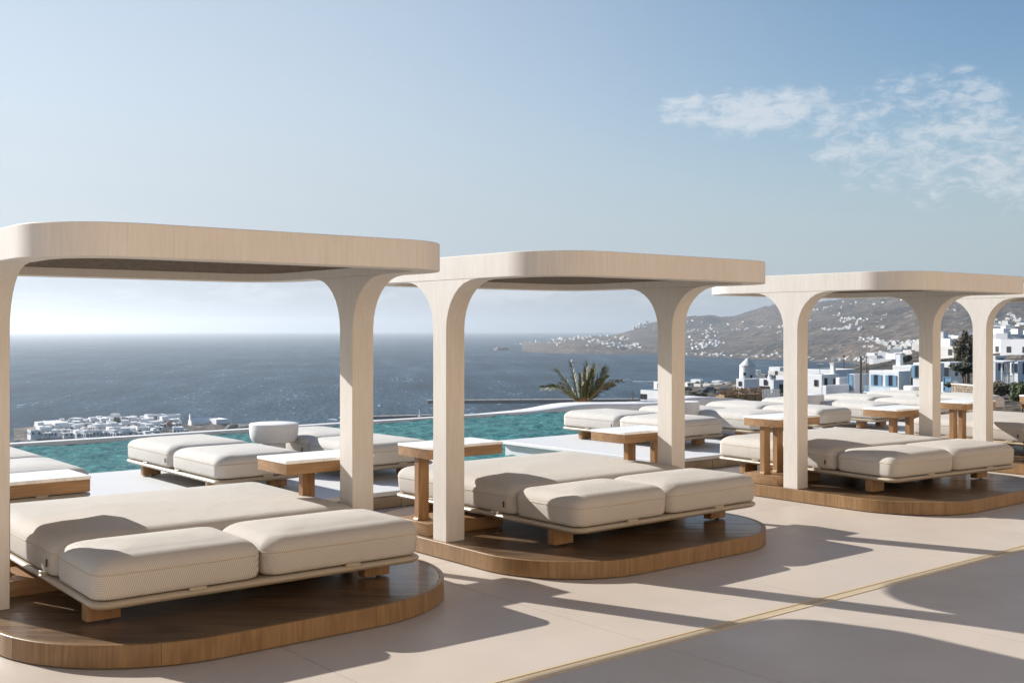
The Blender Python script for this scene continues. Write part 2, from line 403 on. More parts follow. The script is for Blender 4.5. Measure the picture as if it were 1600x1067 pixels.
def clip_poly(P, nx, ny, d):                                 # keep nx*x+ny*y <= d
    out = []
    for i in range(len(P)):
        a, b = P[i], P[(i + 1) % len(P)]
        da, db = nx * a[0] + ny * a[1] - d, nx * b[0] + ny * b[1] - d
        if da <= 0: out.append(a)
        if da * db < 0:
            q = da / (da - db); out.append((a[0] + (b[0] - a[0]) * q, a[1] + (b[1] - a[1]) * q))
    return out
FX, FY = math.cos(AL), math.sin(AL)
def at_depth(px, py, D):                                     # a point by bearing and distance from the viewpoint
    X = (px - 800) / FPX * D
    return Vector((D * FX + X * FY, D * FY - X * FX, EYE - (py - YH) * D / FPX))

# ------------------------------------------------------------------ the setting
SEA = -60.
def interp(tab, x):
    if x <= tab[0][0]: return tab[0][1]
    for (a, p), (b, q) in zip(tab, tab[1:]):
        if x <= b: return p + (q - p) * (x - a) / (b - a)
    return tab[-1][1]
def zrow(y, D): return EYE - (y - YH) * D / FPX
NEARD = [22, 60, 120, 200, 350, 500, 700, 1000, 1500]
NEAR = {   # ground height below the eye along each bearing, written as how far down it is seen
    700:  [-3, -14, -28, -46, -75, -75, -75, -75, -75],
    900:  [-2.4, -9, -20, -34, -60, -75, -75, -75, -75],
    980:  [-1.8, zrow(668, 60), zrow(646, 120), zrow(638, 200), zrow(632, 350), -62, -75, -75, -75],
    1060: [-1.4, zrow(655, 60), zrow(632, 120), zrow(620, 200), zrow(611, 350), zrow(614, 500), -75, -75, -75],
    1160: [-1.4, zrow(648, 60), zrow(626, 120), zrow(614, 200), zrow(605, 350), zrow(604, 500), -64, -75, -75],
    1260: [-1.4, zrow(642, 60), zrow(620, 120), zrow(607, 200), zrow(595, 350), zrow(588, 500), zrow(590, 700), -75, -75],
    1340: [-1.4, zrow(636, 60), zrow(614, 120), zrow(600, 200), zrow(584, 350), zrow(576, 500), zrow(574, 700), -66, -75],
    1400: [-1.4, zrow(634, 60), zrow(611, 120), zrow(596, 200), zrow(574, 350), zrow(562, 500), zrow(556, 700), zrow(556, 1000), -70],
    1450: [-1.4, zrow(632, 60), zrow(610, 120), zrow(592, 200), zrow(566, 350), zrow(550, 500), zrow(542, 700), zrow(538, 1000), zrow(534, 1500)],
    1520: [-1.4, zrow(630, 60), zrow(606, 120), zrow(586, 200), zrow(558, 350), zrow(540, 500), zrow(528, 700), zrow(520, 1000), zrow(516, 1500)],
    1600: [-1.2, zrow(630, 60), zrow(602, 120), zrow(578, 200), zrow(548, 350), zrow(528, 500), zrow(516, 700), zrow(508, 1000), zrow(502, 1500)],
    1900: [-1.0, zrow(620, 60), zrow(592, 120), zrow(565, 200), zrow(535, 350), zrow(515, 500), zrow(500, 700), zrow(492, 1000), zrow(486, 1500)],
}
NK = sorted(NEAR)
def near_z(px, D):
    ld = math.log(D)
    def col(k): return interp([(math.log(a), b) for a, b in zip(NEARD, NEAR[k])], ld)
    if px <= NK[0]: return col(NK[0])
    if px >= NK[-1]: return col(NK[-1])
    for a, b in zip(NK, NK[1:]):
        if px <= b: q = (px - a) / (b - a); return col(a) * (1 - q) + col(b) * q
SHORE = [(775, 546), (800, 548), (850, 551), (900, 552.5), (1030, 553), (1070, 556), (1220, 562), (1320, 566), (1390, 572), (1450, 578), (1900, 590)]
SKYL = [(768, 547), (776, 544), (788, 541), (800, 542), (815, 538), (850, 534), (880, 529), (900, 527), (950, 525), (972, 522), (990, 511), (1010, 505), (1030, 500), (1060, 497), (1078, 494), (1100, 493.5), (1125, 499), (1150, 497),
        (1180, 489), (1200, 483), (1222, 481), (1250, 478), (1290, 468), (1340, 462), (1400, 456), (1460, 450), (1520, 444), (1600, 436), (1750, 430), (1900, 440)]
def far_z(px, D):
    if px < 760: return -80
    ys = interp(SHORE, px); Ds = (EYE - SEA) * FPX / (ys - YH)
    Dr = Ds * (1.45 if px < 975 else 1.45 + .5 * min(1, (px - 975) / 150))
    zt = (YH - interp(SKYL, px)) * Dr / FPX + EYE
    q = (D - Ds) / (Dr - Ds)
    if q < 0: return SEA - 25 * min(1, -q * 6) - .2
    h = zt - SEA
    if q <= 1:
        s_ = .16 * min(1, q / .06) + .84 * (q ** 1.15)
        if px < 975: s_ = .55 * min(1, q / .1) + .45 * q
        return SEA + h * s_
    r_ = 1 - (q - 1) * 1.6
    return SEA + h * r_ if r_ > .01 else SEA - 6
TOWN = [(14, 0), (30, .02), (58, .15), (70, .6), (120, 1.0), (200, 1.15), (280, 1.05), (350, .9), (384, .5), (398, .05), (404, 0)]
def town_z(px, D):
    k = interp(TOWN, px)
    if k <= 0 or not 470 < D < 860: return -80
    q = (D - 600) / 190
    f = max(0, 1 - abs((D - 652) / 66) ** 4)
    return SEA - 3 + (3.3 + 1.6 * k) * min(1, f * 1.6) if f > 0 else -80
def hnoise(p, sc, oct_=4): return mnoise.fractal(Vector((p.x * sc, p.y * sc, .37)), .9, 2.1, oct_)
def ground_z(px, D):
    p = at_depth(px, 600, D)
    a, b, c = near_z(px, D), far_z(px, D), town_z(px, D)
    n = 0
    if b > SEA: n = (hnoise(p, .0022, 5) + .35 * hnoise(p, .009, 4)) * min(30, (b - SEA) * .4) * (.55 if px < 975 else 1)
    if D < 1500 and a > b: n += hnoise(p, .03, 4) * min(2.2, D * .006)
    return max(a, b, c) + n
NS, ND = 330, 300
pxs = [-900 + 3300 * i / (NS - 1) for i in range(NS)]
Ds_ = [22 * (9000 / 22) ** (j / (ND - 1)) for j in range(ND)]
V = []
for D in Ds_:
    for px in pxs:
        p = at_depth(px, 600, D); V.append((p.x, p.y, ground_z(px, D)))
Fc = [(j * NS + i, j * NS + i + 1, (j + 1) * NS + i + 1, (j + 1) * NS + i) for j in range(ND - 1) for i in range(NS - 1)]
terrain = mesh_obj('terrain', V, Fc, 'terrain', smooth=60); tag(terrain, kind='structure')
def on_ground(px, py, dmin=30):                              # first ground point seen along a bearing at that dip
    D = dmin
    while D < 9000:
        if ground_z(px, D) >= zrow(py, D): break
        D *= 1.012
    return at_depth(px, py, D), D

rad = [0] + [60 * (34500 / 60) ** (j / 79) for j in range(80)]
V = [(r * math.cos(2 * PI * i / 96), r * math.sin(2 * PI * i / 96), SEA - r * r / 1.2742e7) for r in rad[1:] for i in range(96)] + [(0, 0, SEA)]
Fc = [(j * 96 + i, j * 96 + (i + 1) % 96, (j + 1) * 96 + (i + 1) % 96, (j + 1) * 96 + i) for j in range(79) for i in range(96)] + [(len(V) - 1, i, (i + 1) % 96) for i in range(96)]
sea = mesh_obj('sea', V, Fc, 'sea', smooth=180); tag(sea, kind='structure')

# deck of large cast slabs
DV0, DV1, DRW = 4.215, 4.295, .08
deck = empty('deck'); tag(deck, kind='structure')
G().box(-12, 34, -5.2, 9.10, -.3, -.02).obj('deck_base', 'joint', deck, smooth=0)
uj = [-12 + 1.62 * i + .32 for i in range(29)]
for i, (a, b) in enumerate(zip(uj, uj[1:])):
    for c, d in ((-5.19, -2.4), (-2.4, .9), (.9, DV0 - .012), (DV1 + .012, 6.72), (6.72, 9.10)):
        o = G().box(a + .0025, b - .0025, c + .0025, d - .0025, -.019, 0).obj('slab', 'deck', deck, smooth=0)
# unseen cream front added behind the viewpoint to bounce warm sunlight onto shaded faces
fac = empty('bounce_facade'); tag(fac, kind='structure')
x = -24.
while x < 42:
    G().box(x, x + 3.2, -5.7, -5.2, -.3, 9.2).obj('wall_pier', 'facade', fac, smooth=0)
    G().box(x + 3.2, x + 5.2, -5.7, -5.2, 2.6, 9.2).obj('wall_panel', 'facade', fac, smooth=0)
    G().box(x + 3.2, x + 5.2, -5.62, -5.56, -.3, 2.6).obj('window', 'pane', fac, smooth=0)
    x += 5.2
# linear drain
dr = empty('floor_drain', (6, DV0, 0)); tag(dr, 'long narrow bronze slot drain running across the cement deck', 'drain')
for y0, y1 in ((0, .012), (DRW - .012, DRW)):
    G().box(-17, 26, y0 - .012 if y0 == 0 else y0, y1 if y0 == 0 else y1 + .012, -.018, .004).obj('edge_rail', 'steel_tan', dr, smooth=0)
G().box(-17, 26, .012, DRW - .012, -.019, -.012).obj('channel', 'steel_dk', dr, smooth=0)
g = G()
for i in range(1500):
    x = -6 + i * .016
    g.box(x, x + .0095, .012, DRW - .012, -.010, .001)
tag(g.obj('grate_bars', 'steel_tan', dr, smooth=0), kind='stuff')

# pool terraces (sunbathing islands), pool and its rim
TZ, WZ = .155, -.05
terr = empty('terrace'); tag(terr, kind='structure')
def island(u0, u1, v0, v1, nm):
    g = G(); g.slab((u0 + u1) / 2, (v0 + v1) / 2, (u1 - u0) / 2, (v1 - v0) / 2, .03, TZ - .045, TZ, .006, 4); g.obj('terrace_slab', 'white', terr)
    G().box(u0 + .07, u1 - .07, v0 + .035, v1 - .07, -1.2, TZ - .046).obj('terrace_plinth', 'white', terr, smooth=0)
island(-9, 8.05, 9.13, 12.36, 'a')
island(9.86, 20.7, 9.13, 12.28, 'b')
G().box(16.2, 20.6, 12.285, 15.2, -1.2, TZ - .03).obj('terrace_back', 'white', terr, smooth=0)
# walkway strip and rough stone riser blocks along the deck
G().box(8.08, 9.83, 9.17, 9.62, -1.2, TZ - .07).obj('channel_wall', 'white', terr, smooth=0)
x = -9.
k = 0
while x < 20.6:
    w = rnd.uniform(.55, 1.1)
    g = G(); g.slab(x + w / 2, 9.135, w / 2 - .004, .028, .006, 0.002, TZ - .047, .004, 3)
    g.obj('riser_stone', 'stone', terr)
    x += w
# choppy pool surface
xs = np.arange(-10, 16.6, .07); ys_ = np.arange(9.3, 17.72, .075)
X, Y = np.meshgrid(xs, ys_); Z = np.zeros_like(X)
rs = np.random.default_rng(3)
for i in range(46):
    lam = rs.uniform(.28, 1.7); th = R(250) + rs.normal() * .75; kx, ky = 2 * PI / lam * math.cos(th), 2 * PI / lam * math.sin(th)
    ph = rs.uniform(0, 6.28); w_ = np.sin(kx * X + ky * Y + ph)
    Z += lam ** 1.0 * .0095 * (1 - 2 * np.abs(w_) ** 1.0 * .5 + .0) * w_
nx, ny = len(xs), len(ys_)
V = np.c_[X.ravel(), Y.ravel(), Z.ravel() * 1.15 + WZ]
Fc = [(j * nx + i, j * nx + i + 1, (j + 1) * nx + i + 1, (j + 1) * nx + i) for j in range(ny - 1) for i in range(nx - 1)]
pw = mesh_obj('pool_water', V.tolist(), Fc, 'pool', smooth=180); tag(pw, kind='structure')
rim = empty('pool_wall'); tag(rim, kind='structure')
G().box(-10, 15.2, 17.72, 17.95, -2.5, -.002, .012).obj('rim_coping', 'plaster', rim)
# white plaster bank rising at the pool's far corner
g = G(); rings = []
BANK = [(13.9, -.004), (15.2, -.002), (15.7, .025), (16.3, .075), (17.0, .075), (18.2, .02), (19.3, .0), (19.8, .08), (20.6, .09), (22.3, -.05), (24, -.5), (30, -1.1)]
for i in range(36):
    u = 13.9 + i * .27
    top = sum(interp(BANK, u + q * .2) for q in (-2, -1, 0, 1, 2)) / 5
    w = .12 + .5 * min(1, max(0, (u - 13.9) / 2.6))
    rings.append([(u, 17.70, -1.6), (u, 17.70, top - .06), (u, 17.73, top - .018), (u, 17.80, top), (u, 17.86 + w, top), (u, 17.95 + w, top - .03), (u, 18.0 + w, -1.8)])
g.loft(rings)
pb = g.obj('plaster_bank', 'plaster', smooth=50); tag(pb, 'white rounded plaster bank rising at the far corner of the pool', 'wall')

# ------------------------------------------------------------------ pavilions
RZ0, RZ1, CW, RW = 2.108, 2.283, .173, 2.593
RV0, RV1, RR = 5.584, 8.2, .51
def column_bm(u0, v0, zb):
    r = .37; n = 9; top = RZ0 - .0005
    prof = [(v0, zb), (v0 + CW, zb)]
    for i in range(n):
        a = PI / 2 * i / (n - 1); prof.append((v0 + CW + r - r * math.cos(a), top - r + r * math.sin(a)))
    for i in range(n):
        a = PI / 2 * (1 - i / (n - 1)); prof.append((v0 - r + r * math.cos(a), top - r + r * math.sin(a)))
    c = .003
    cv = v0 + CW / 2
    def sh(q): return [(cv + (v - cv) * (1 - (q / (CW / 2))) if z < top - .01 else v, z) for v, z in prof]
    g = G(); rings = []
    for u, q in ((u0, c), (u0 + c, 0), (u0 + CW - c, 0), (u0 + CW, c)):
        rings.append([(u, v, z) for v, z in sh(q)])
    g.loft(rings); return g
PAV = [(1.676, 'nearest limed wood pavilion roof on two posts, at the left edge'),
       (4.967, 'limed wood pavilion on two posts in the middle, its shaded front facing the drain'),
       (9.33, 'third limed wood pavilion, framing the windmill and hillside behind'),
       (13.12, 'farthest limed wood pavilion, mostly cut off by the right edge')]
PLAT = [(2.82, .95, 5.515), (2.73, .8, 5.515), (2.73, .8, 5.33), (2.73, .8, 5.5)]
PLAB = ['nearest oak platform under the left pavilion, its curved edge in front', 'oak platform under the middle pavilion, rounded corner beside the long shadows',
        'oak platform under the third pavilion with chevron grain on its edge', 'oak platform of the farthest pavilion at the right edge']
HP = .125
for k, (uc, lab) in enumerate(PAV):
    u0, u1 = uc, uc + RW
    root = empty('pavilion', (uc + RW / 2, 6.9, HP)); tag(root, lab, 'pavilion', 'wooden pavilions in a row')
    ox, oy = -(uc + RW / 2), -6.9
    cx, cy, hx, hy = 0, (RV0 + RV1) / 2 + oy, RW / 2, (RV1 - RV0) / 2
    c = .004; n = 14; g = G()
    g.loft([ring(cx, cy, hx - c, hy - c, RR - c, RZ0 - HP, n), ring(cx, cy, hx, hy, RR, RZ0 + c - HP, n), ring(cx, cy, hx, hy, RR, RZ1 - c - HP, n),
            ring(cx, cy, hx - c, hy - c, RR - c, RZ1 - HP, n), ring(cx, cy, hx - CW + c, hy - CW + c, RR - CW + c, RZ1 - HP, n), ring(cx, cy, hx - CW, hy - CW, RR - CW, RZ1 - c - HP, n),
            ring(cx, cy, hx - CW, hy - CW, RR - CW, RZ0 + c - HP, n), ring(cx, cy, hx - CW + c, hy - CW + c, RR - CW + c, RZ0 - HP, n)], closed=True)
    g.obj('roof_frame', 'limed', root)
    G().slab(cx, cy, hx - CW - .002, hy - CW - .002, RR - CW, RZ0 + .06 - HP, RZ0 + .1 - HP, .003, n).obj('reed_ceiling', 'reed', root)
    G().slab(cx, cy, hx - CW - .002, hy - CW - .002, RR - CW, RZ0 + .11 - HP, RZ1 - .012 - HP, .003, n).obj('roof_panel', 'limed_flat', root)
    for uu, vv in ((u0, 6.815), (u1 - CW, 6.735)):
        g = column_bm(uu + ox, vv + oy, .001); g.V = [(a, b, z if z < .1 else z - HP) for a, b, z in g.V]
        o = g.obj('column', 'limed', root, smooth=20)
    # platform
    w, r, v0 = PLAT[k]; v1 = 8.36
    pr_ = empty('platform', (uc - .028 + w / 2, (v0 + v1) / 2, 0)); tag(pr_, PLAB[k], 'platform', 'oak platforms under the pavilions')
    hx, hy = w / 2, (v1 - v0) / 2
    G().slab(0, 0, hx - .03, hy - .03, r - .03, .004, HP - .022, .003, 12).obj('base', 'dark', pr_)
    # edge band in lengths, butted with a hairline joint
    full = ring(0, 0, hx, hy, r, 0, 22)
    full_i = ring(0, 0, hx - .028, hy - .028, r - .028, 0, 22)
    pts, ins = [], []
    for i in range(len(full)):                                # densify
        j = (i + 1) % len(full); L = math.dist(full[i], full[j]); q = max(1, int(L / .12))
        for s_ in range(q):
            f = s_ / q
            pts.append(tuple(a + (b - a) * f for a, b in zip(full[i], full[j]))); ins.append(tuple(a + (b - a) * f for a, b in zip(full_i[i], full_i[j])))
    N = len(pts); seg = N // 9
    starts = [seg * s_ + (4 if k == 0 else 9) for s_ in range(9)]
    for s_ in range(9):
        a = starts[s_]; b = starts[(s_ + 1) % 9] + (N if s_ == 8 else 0)
        idx = [i % N for i in range(a, b + 1)]
        P, Q = [Vector(pts[i]) for i in idx], [Vector(ins[i]) for i in idx]
        d0 = (P[1] - P[0]).normalized() * .0012; d1 = (P[-2] - P[-1]).normalized() * .0012
        P[0] = P[0] + d0; Q[0] = Q[0] + d0; P[-1] = P[-1] + d1; Q[-1] = Q[-1] + d1
        g = G(); rings = []
        for p, q in zip(P, Q):
            d = (q - p).normalized() * .003
            rings.append([(p.x, p.y, .008), (p.x, p.y, HP - .003), (p.x + d.x, p.y + d.y, HP), (q.x, q.y, HP), (q.x, q.y, .008)])
        g.loft(rings); g.obj('edge_panel', 'oak_edge', pr_, smooth=30)
    # diagonal plank top
    outline = [(p[0], p[1]) for p in ring(0, 0, hx - .0295, hy - .0295, r - .0295, 0, 12)]
    pwid = .145; s2 = math.sqrt(.5); d = -2.6
    while d < 2.6:
        P = clip_poly(outline, s2, s2, d + pwid - .0008); P = clip_poly(P, -s2, -s2, -(d + .0008))
        if len(P) > 2:
            ang = -PI / 4
            loc = [((x - y) * s2, (x + y) * s2) for x, y in P]           # plank axis along local x
            dz = rnd.uniform(-.0006, .0004)
            tl = rnd.uniform(-.006, .006); ym = sum(q[1] for q in loc) / len(loc)
            V = [(x, y, HP - .02) for x, y in loc] + [(x, y, HP - .0012 + dz + (y - ym) * tl) for x, y in loc]; nn = len(loc)
            F_ = [tuple(range(nn))[::-1], tuple(range(nn, 2 * nn))] + [(i, (i + 1) % nn, nn + (i + 1) % nn, nn + i) for i in range(nn)]
            mesh_obj('plank', V, F_, 'oak_top', pr_, smooth=0, rz=ang)
        d += pwid

# ------------------------------------------------------------------ daybeds
def cushion_geo(cx, cy, hx, hy, z0, z1, crown=.02, seed=0):
    H = z1 - z0; n = 8; rings = []; rt = .12
    prof = [(.02, 0), (.009, .008), (.003, .03), (.0, H * .6)]
    for i in range(1, 8):
        a = PI / 2 * i / 7
        prof.append((rt * (1 - math.cos(a)), H * .6 + (H * .4 - .002) * math.sin(a)))
    ztop = H
    base_in = prof[-1][0]
    hm = min(hx, hy)
    for f in (.15, .3, .5, .7, .9):
        prof.append((base_in + (hm - base_in) * f, ztop + crown * (1 - (1 - f) ** 2)))
    def clampring(d, z):
        r0 = max(.055 - d * .2, .03) + (.04 if z > H * .5 else 0)
        h1, h2 = max(hx - d, .006), max(hy - d, .006)
        return ring(cx, cy, h1, h2, min(r0, h1 * .95, h2 * .95), z, n)
    for d, z in prof: rings.append(clampring(d, z0 + z))
    out = []
    for i, rg_ in enumerate(rings):
        q = []
        for p in rg_:
            w = mnoise.noise(Vector((p[0] * 3 + seed * 9, p[1] * 3, p[2] * 3))) * .012 + mnoise.noise(Vector((p[0] * 8 + seed * 5, p[1] * 8, p[2] * 9))) * .003
            dx, dy = p[0] - cx, p[1] - cy; L = math.hypot(dx, dy) + 1e-6
            q.append((p[0] + dx / L * w, p[1] + dy / L * w, p[2] + (w * .8 if i > 3 else 0)))
        out.append(q)
    g = G(); g.loft(out); mid = out[3]
    return g, mid
def daybed(loc, rz, label, group, hx, hy, split, two_front, cm, lz=.125):
    root = empty('daybed', loc, rz); tag(root, label, 'daybed', group)
    rz0, rz1 = lz, lz + .052
    g = G(); c = .0
    rr_ = .10
    prof = [(.12, rz0), (.06, rz0 + .003), (.02, rz0 + .012), (.004, rz0 + .024), (0, rz0 + .034), (.005, rz0 + .044), (.018, rz1), (.05, rz1)]
    g.loft([ring(0, 0, hx - d, hy - d, rr_ - d * .5, z, 10) for d, z in prof]); g.obj('frame', 'rail', root)
    for sx in (-1, 1):
        for sy in (-1, 1):
            lx, ly = sx * (hx - .16), sy * (hy - .36)
            L = G(); L.slab(lx, ly, .098, .044, .014, .012, rz0 + .004, .003, 4); lg = L.obj('leg', 'oak_leg', root)
            G().lathe([(.016, 0), (.016, .0125)], 10, (lx + .03, ly, 0)).obj('glide', 'foot', lg)
    z0, z1 = rz1 + .008, rz1 + .006 + (.225 if hx > .8 else .222)
    e = .010
    ys = -hy + split
    parts = []
    if two_front:
        xm = -.06
        parts += [(-hx + e, xm - .002, -hy + e, ys - .002), (xm + .002, hx - e, -hy + e, ys - .002)]
    else: parts += [(-hx + e, hx - e, -hy + e, ys - .002)]
    parts += [(-hx + e, hx - e, ys + .002, hy - e)]
    for i, (a, b, c_, d) in enumerate(parts):
        g, mid = cushion_geo((a + b) / 2, (c_ + d) / 2, (b - a) / 2, (d - c_) / 2, z0, z1, seed=i + int(abs(loc[0]) * 7))
        cu = g.obj('cushion', cm, root, smooth=75)
        pts = mid + [mid[0]]
        G().tube(pts, .0042, 5, cap=False).obj('piping', 'piping', cu, smooth=60)
    last = parts[-1]
    tg = G(); tg.box(-hx + e - .011, -hx + e - .004, ys + .10, ys + .112, z0 + .05, z0 + .095); tg.obj('label_tag', 'tag', root, smooth=0)
    for sx in ((-.45, .5) if two_front else (0.1,)):
        G().slab(sx * hx, -hy + .016, .05, .014, .004, rz1 - .006, rz1 + .014, .003, 3).obj('strap_tab', 'rail', root)
    for sy in (-.2, .5):
        G().slab(-hx + .016, sy * hy, .014, .05, .004, rz1 - .006, rz1 + .014, .003, 3).obj('strap_tab', 'rail', root)
    return root
GB, GT = 'cream daybeds under the pavilions', 'cream sunbeds along the pool terrace'
daybed((3.065, 7.05, HP), R(-1), 'nearest cream daybed on the left oak platform, textured weave in front', GB, 1.04, 1.2, .74, True, 'cushion')
daybed((6.464, 7.05, HP), 0, 'cream three-cushion daybed on the middle oak platform', GB, 1.04, 1.2, .74, True, 'cushion')
daybed((10.72, 6.98, HP), R(-5), 'cream three-cushion daybed on the third platform, behind a white post', GB, 1.04, 1.2, .74, True, 'cushion')
daybed((14.9, 7.1, HP), R(-2), 'farthest pavilion daybed, mostly cut off by the right edge', GB, 1.04, 1.2, .74, True, 'cushion')
TB = [(2.38, 3.33, 'sunbed half hidden behind the marble table at the left edge'), (4.46, 5.42, 'cream sunbed left of the white drum table, at the pool edge'),
      (6.02, 6.97, 'cream sunbed right of the white drum table, behind a post'), (10.80, 11.76, 'sunbed in front of the palm, at the corner of the right terrace'),
      (12.36, 13.28, 'second sunbed on the right terrace, in front of the windmill'), (13.9, 14.76, 'third sunbed on the right terrace, right of the third pavilion post'),
      (15.34, 16.2, 'fourth sunbed on the right terrace, below the blue shuttered house'), (16.95, 17.85, 'fifth sunbed on the right terrace, below the dry stone wall'),
      (18.5, 19.5, 'last sunbed on the right terrace, beside the green shrub')]
for a, b, lab in TB:
    L = 2.36 if a < 10 else 2.28
    daybed(((a + b) / 2, 9.74 + L / 2, TZ), 0, lab, GT, (b - a) / 2, L / 2, 1.12, False, 'cushion2', .115)
# white drum tables
def drum(px, py, D, label, w):
    p = at_depth(px, py, D); r = w / 2 * D / FPX
    root = empty('drum_table', (p.x, p.y, TZ)); tag(root, label, 'side table', 'white drum tables between sunbeds')
    zt = p.z - TZ; h = .21
    g = G(); g.lathe([(r * .72, zt - h), (r * .86, zt - h + .012), (r * .95, zt - h + .05), (r * .985, zt - .1), (r, zt - .02), (r * .985, zt - .004), (r * .96, zt), (r * .3, zt + .001), (.001, zt + .001)], 40)
    g.obj('bowl', 'plaster', root)
    g = G()
    for i in range(1): g.lathe([(r * .5, 0), (r * .5, zt - h + .001)], 8)
    g.obj('pedestal', 'plaster', root, smooth=20)
drum(428, 661, 12.35, 'white drum table between two sunbeds, near the left pool edge', 76)
drum(1071, 627, 16.2, 'white drum table peeking out behind the second post, above a sunbed', 44)
drum(1264, 616, 18.3, 'white drum table right behind the third front post', 46)
drum(1432, 603, 21.2, 'smaller white drum table below the blue shuttered house', 38)

# oak side tables with marble tops
def side_table(loc, L, Wd, label, outer):
    h = .82 - HP
    root = empty('side_table', loc); tag(root, label, 'side table', 'oak and marble tables at the pavilion posts')
    G().slab(L / 2, Wd / 2, L / 2, Wd / 2, .008, h - .022, h, .003, 4).obj('marble_top', 'marble', root)
    G().slab(L / 2, Wd / 2, L / 2 - .004, Wd / 2 - .004, .006, h - .098, h - .0225, .002, 3).obj('apron', 'oak', root)
    fa, fb = (.0, L) if outer < 0 else (.12, L - .1)
    G().slab((fa + fb) / 2, Wd / 2, (fb - fa) / 2 - .002, Wd / 2 - .002, .006, .001, .098, .002, 3).obj('foot_bar', 'oak', root)
    # upright frame: two stems with rounded inner corners, cut from one thick board
    za, zb, y0, y1 = .0985, h - .0985, Wd * .5 - .028, Wd * .5 + .028
    def flip(x): return L - x if outer > 0 else x
    for x0, x1 in (((.035, .135), ((.17, .27) if L < .72 else (.25, .35))) if outer < 0 else ((.035, .135), (.385, .485))):
        r = .035; n = 6; P = []
        for i in range(n): a = PI / 2 * i / (n - 1); P.append((x0 - r * .8 + r * .8 * math.sin(a), za + r - r * math.cos(a)))
        P.append((x0, zb))
        for i in range(n): a = PI / 2 * (1 - i / (n - 1)); P.append((x1 + r - r * math.cos(a), zb - r + r * math.sin(a)))
        for i in range(n): a = PI / 2 * i / (n - 1); P.append((x1 + r - r * math.cos(a), za + r - r * math.sin(a)))
        g = G(); g.loft([[(flip(x), y, z) for x, z in P] for y in (y0, y1)]); g.obj('stem', 'oak_leg', root, smooth=40)
    return root
TL = ['marble topped oak table at the far left edge beside the near post', 'marble topped oak table behind the near post of the middle pavilion',
      'marble topped oak table behind the white post of the third pavilion', 'marble topped oak table behind the post of the farthest pavilion']
TR = ['marble topped oak table beside the far post of the left pavilion', 'marble topped oak table beside the far post of the middle pavilion',
      'marble topped oak table beside the far post of the third pavilion', 'marble topped oak table of the farthest pavilion, out at the right']
for k, (uc, _) in enumerate(PAV):
    side_table((uc + .03, 7.085, HP), .70 if k == 0 else .745, .44, TL[k], -1)
    side_table((uc + (2.07 if k else 2.03), 6.97, HP), .72, .45, TR[k], 1)

# ------------------------------------------------------------------ village, town, boats, trees
C1, C2 = math.cos(AL), math.sin(AL)
VPU, VPV = 800 + FPX * math.tan(PI / 2 - (PI / 2 - (PI / 2 - AL)) ) if False else 2913., -633.
def on_bearing(px, D, z):
    p = at_depth(px, 600, D); return Vector((p.x, p.y, z))
def win(parent, face, a, z, w, h, style, Lx, Ly, fw=.06):
    """a window on the -x face ('u', a along y) or the -y face ('v', a along x)"""
    def bx(g, a0, a1, z0, z1, d0, d1):
        if face == 'u': g.box(-d1, -d0, a0, a1, z0, z1)
        else: g.box(a0, a1, -d1, -d0, z0, z1)
        return g
    fr = G()
    for a0, a1, z0, z1 in ((a - w / 2 - fw, a - w / 2, z - fw, z + h + fw), (a + w / 2, a + w / 2 + fw, z - fw, z + h + fw), (a - w / 2, a + w / 2, z - fw, z), (a - w / 2, a + w / 2, z + h, z + h + fw)):
        bx(fr, a0, a1, z0, z1, -.02, .05)
    o = fr.obj('door' if style == 'bluedoor' else 'window', 'blue' if 'blue' in style else 'timber', parent, smooth=0)
    bx(G(), a - w / 2, a + w / 2, z, z + h, -.02, .015).obj('pane', 'blue' if style == 'bluedoor' else 'pane', o, smooth=0)
    if style == 'blueshut':
        for s_ in (-1, 1):
            c = a + s_ * (w / 2 + fw + .02 + w * .34)
            bx(G(), c - w * .34, c + w * .34, z - .02, z + h + .02, .0, .06).obj('shutter', 'blue', o, smooth=0)
def house(xl, xc, xr, yt, yb, D, label, wins=(), group=None, m='house', name='house', cat='house', parapet=True, roof='house', yaw=0.):
    Ly = max(.5, (xc - xl) * D / (.772 * (xc - VPV))); Lx = max(.5, (xr - xc) * D / (.6356 * (VPU - xc)))
    zt, zb = zrow(yt, D), zrow(yb, D)
    p = on_bearing(xc, D, zb); H = zt - zb
    root = empty(name, p, yaw); tag(root, label, cat, group)
    g = G(); t_ = min(.3, Lx * .2, Ly * .2); ph = min(.35, H * .12)
    b = .05
    g.loft([ring(Lx / 2, Ly / 2, Lx / 2, Ly / 2, b, -2.5, 2), ring(Lx / 2, Ly / 2, Lx / 2, Ly / 2, b, H - b, 2), ring(Lx / 2, Ly / 2, Lx / 2 - b * .6, Ly / 2 - b * .6, b, H, 2),
            ring(Lx / 2, Ly / 2, Lx / 2 - t_, Ly / 2 - t_, b, H, 2), ring(Lx / 2, Ly / 2, Lx / 2 - t_, Ly / 2 - t_, b, H - ph, 2)])
    g.obj('wall', m, root, smooth=0)
    for face, fa, fz, w, h, st in wins:
        L = Ly if face == 'u' else Lx
        # fa: fraction along the face measured from the near corner; fz: fraction of height
        win(root, face, fa * L, fz * H, w, h, st, Lx, Ly)
    return root, Lx, Ly, H
def rnd_wins(n, r, big=False):
    out = []
    for i in range(n):
        out.append((r.choice('uuv'), (i + .5 + r.uniform(-.15, .15)) / n, r.choice((.12, .5, .55)), .9, 1.2, r.choice(('dark', 'dark', 'dark', 'blueframe'))))
    return out
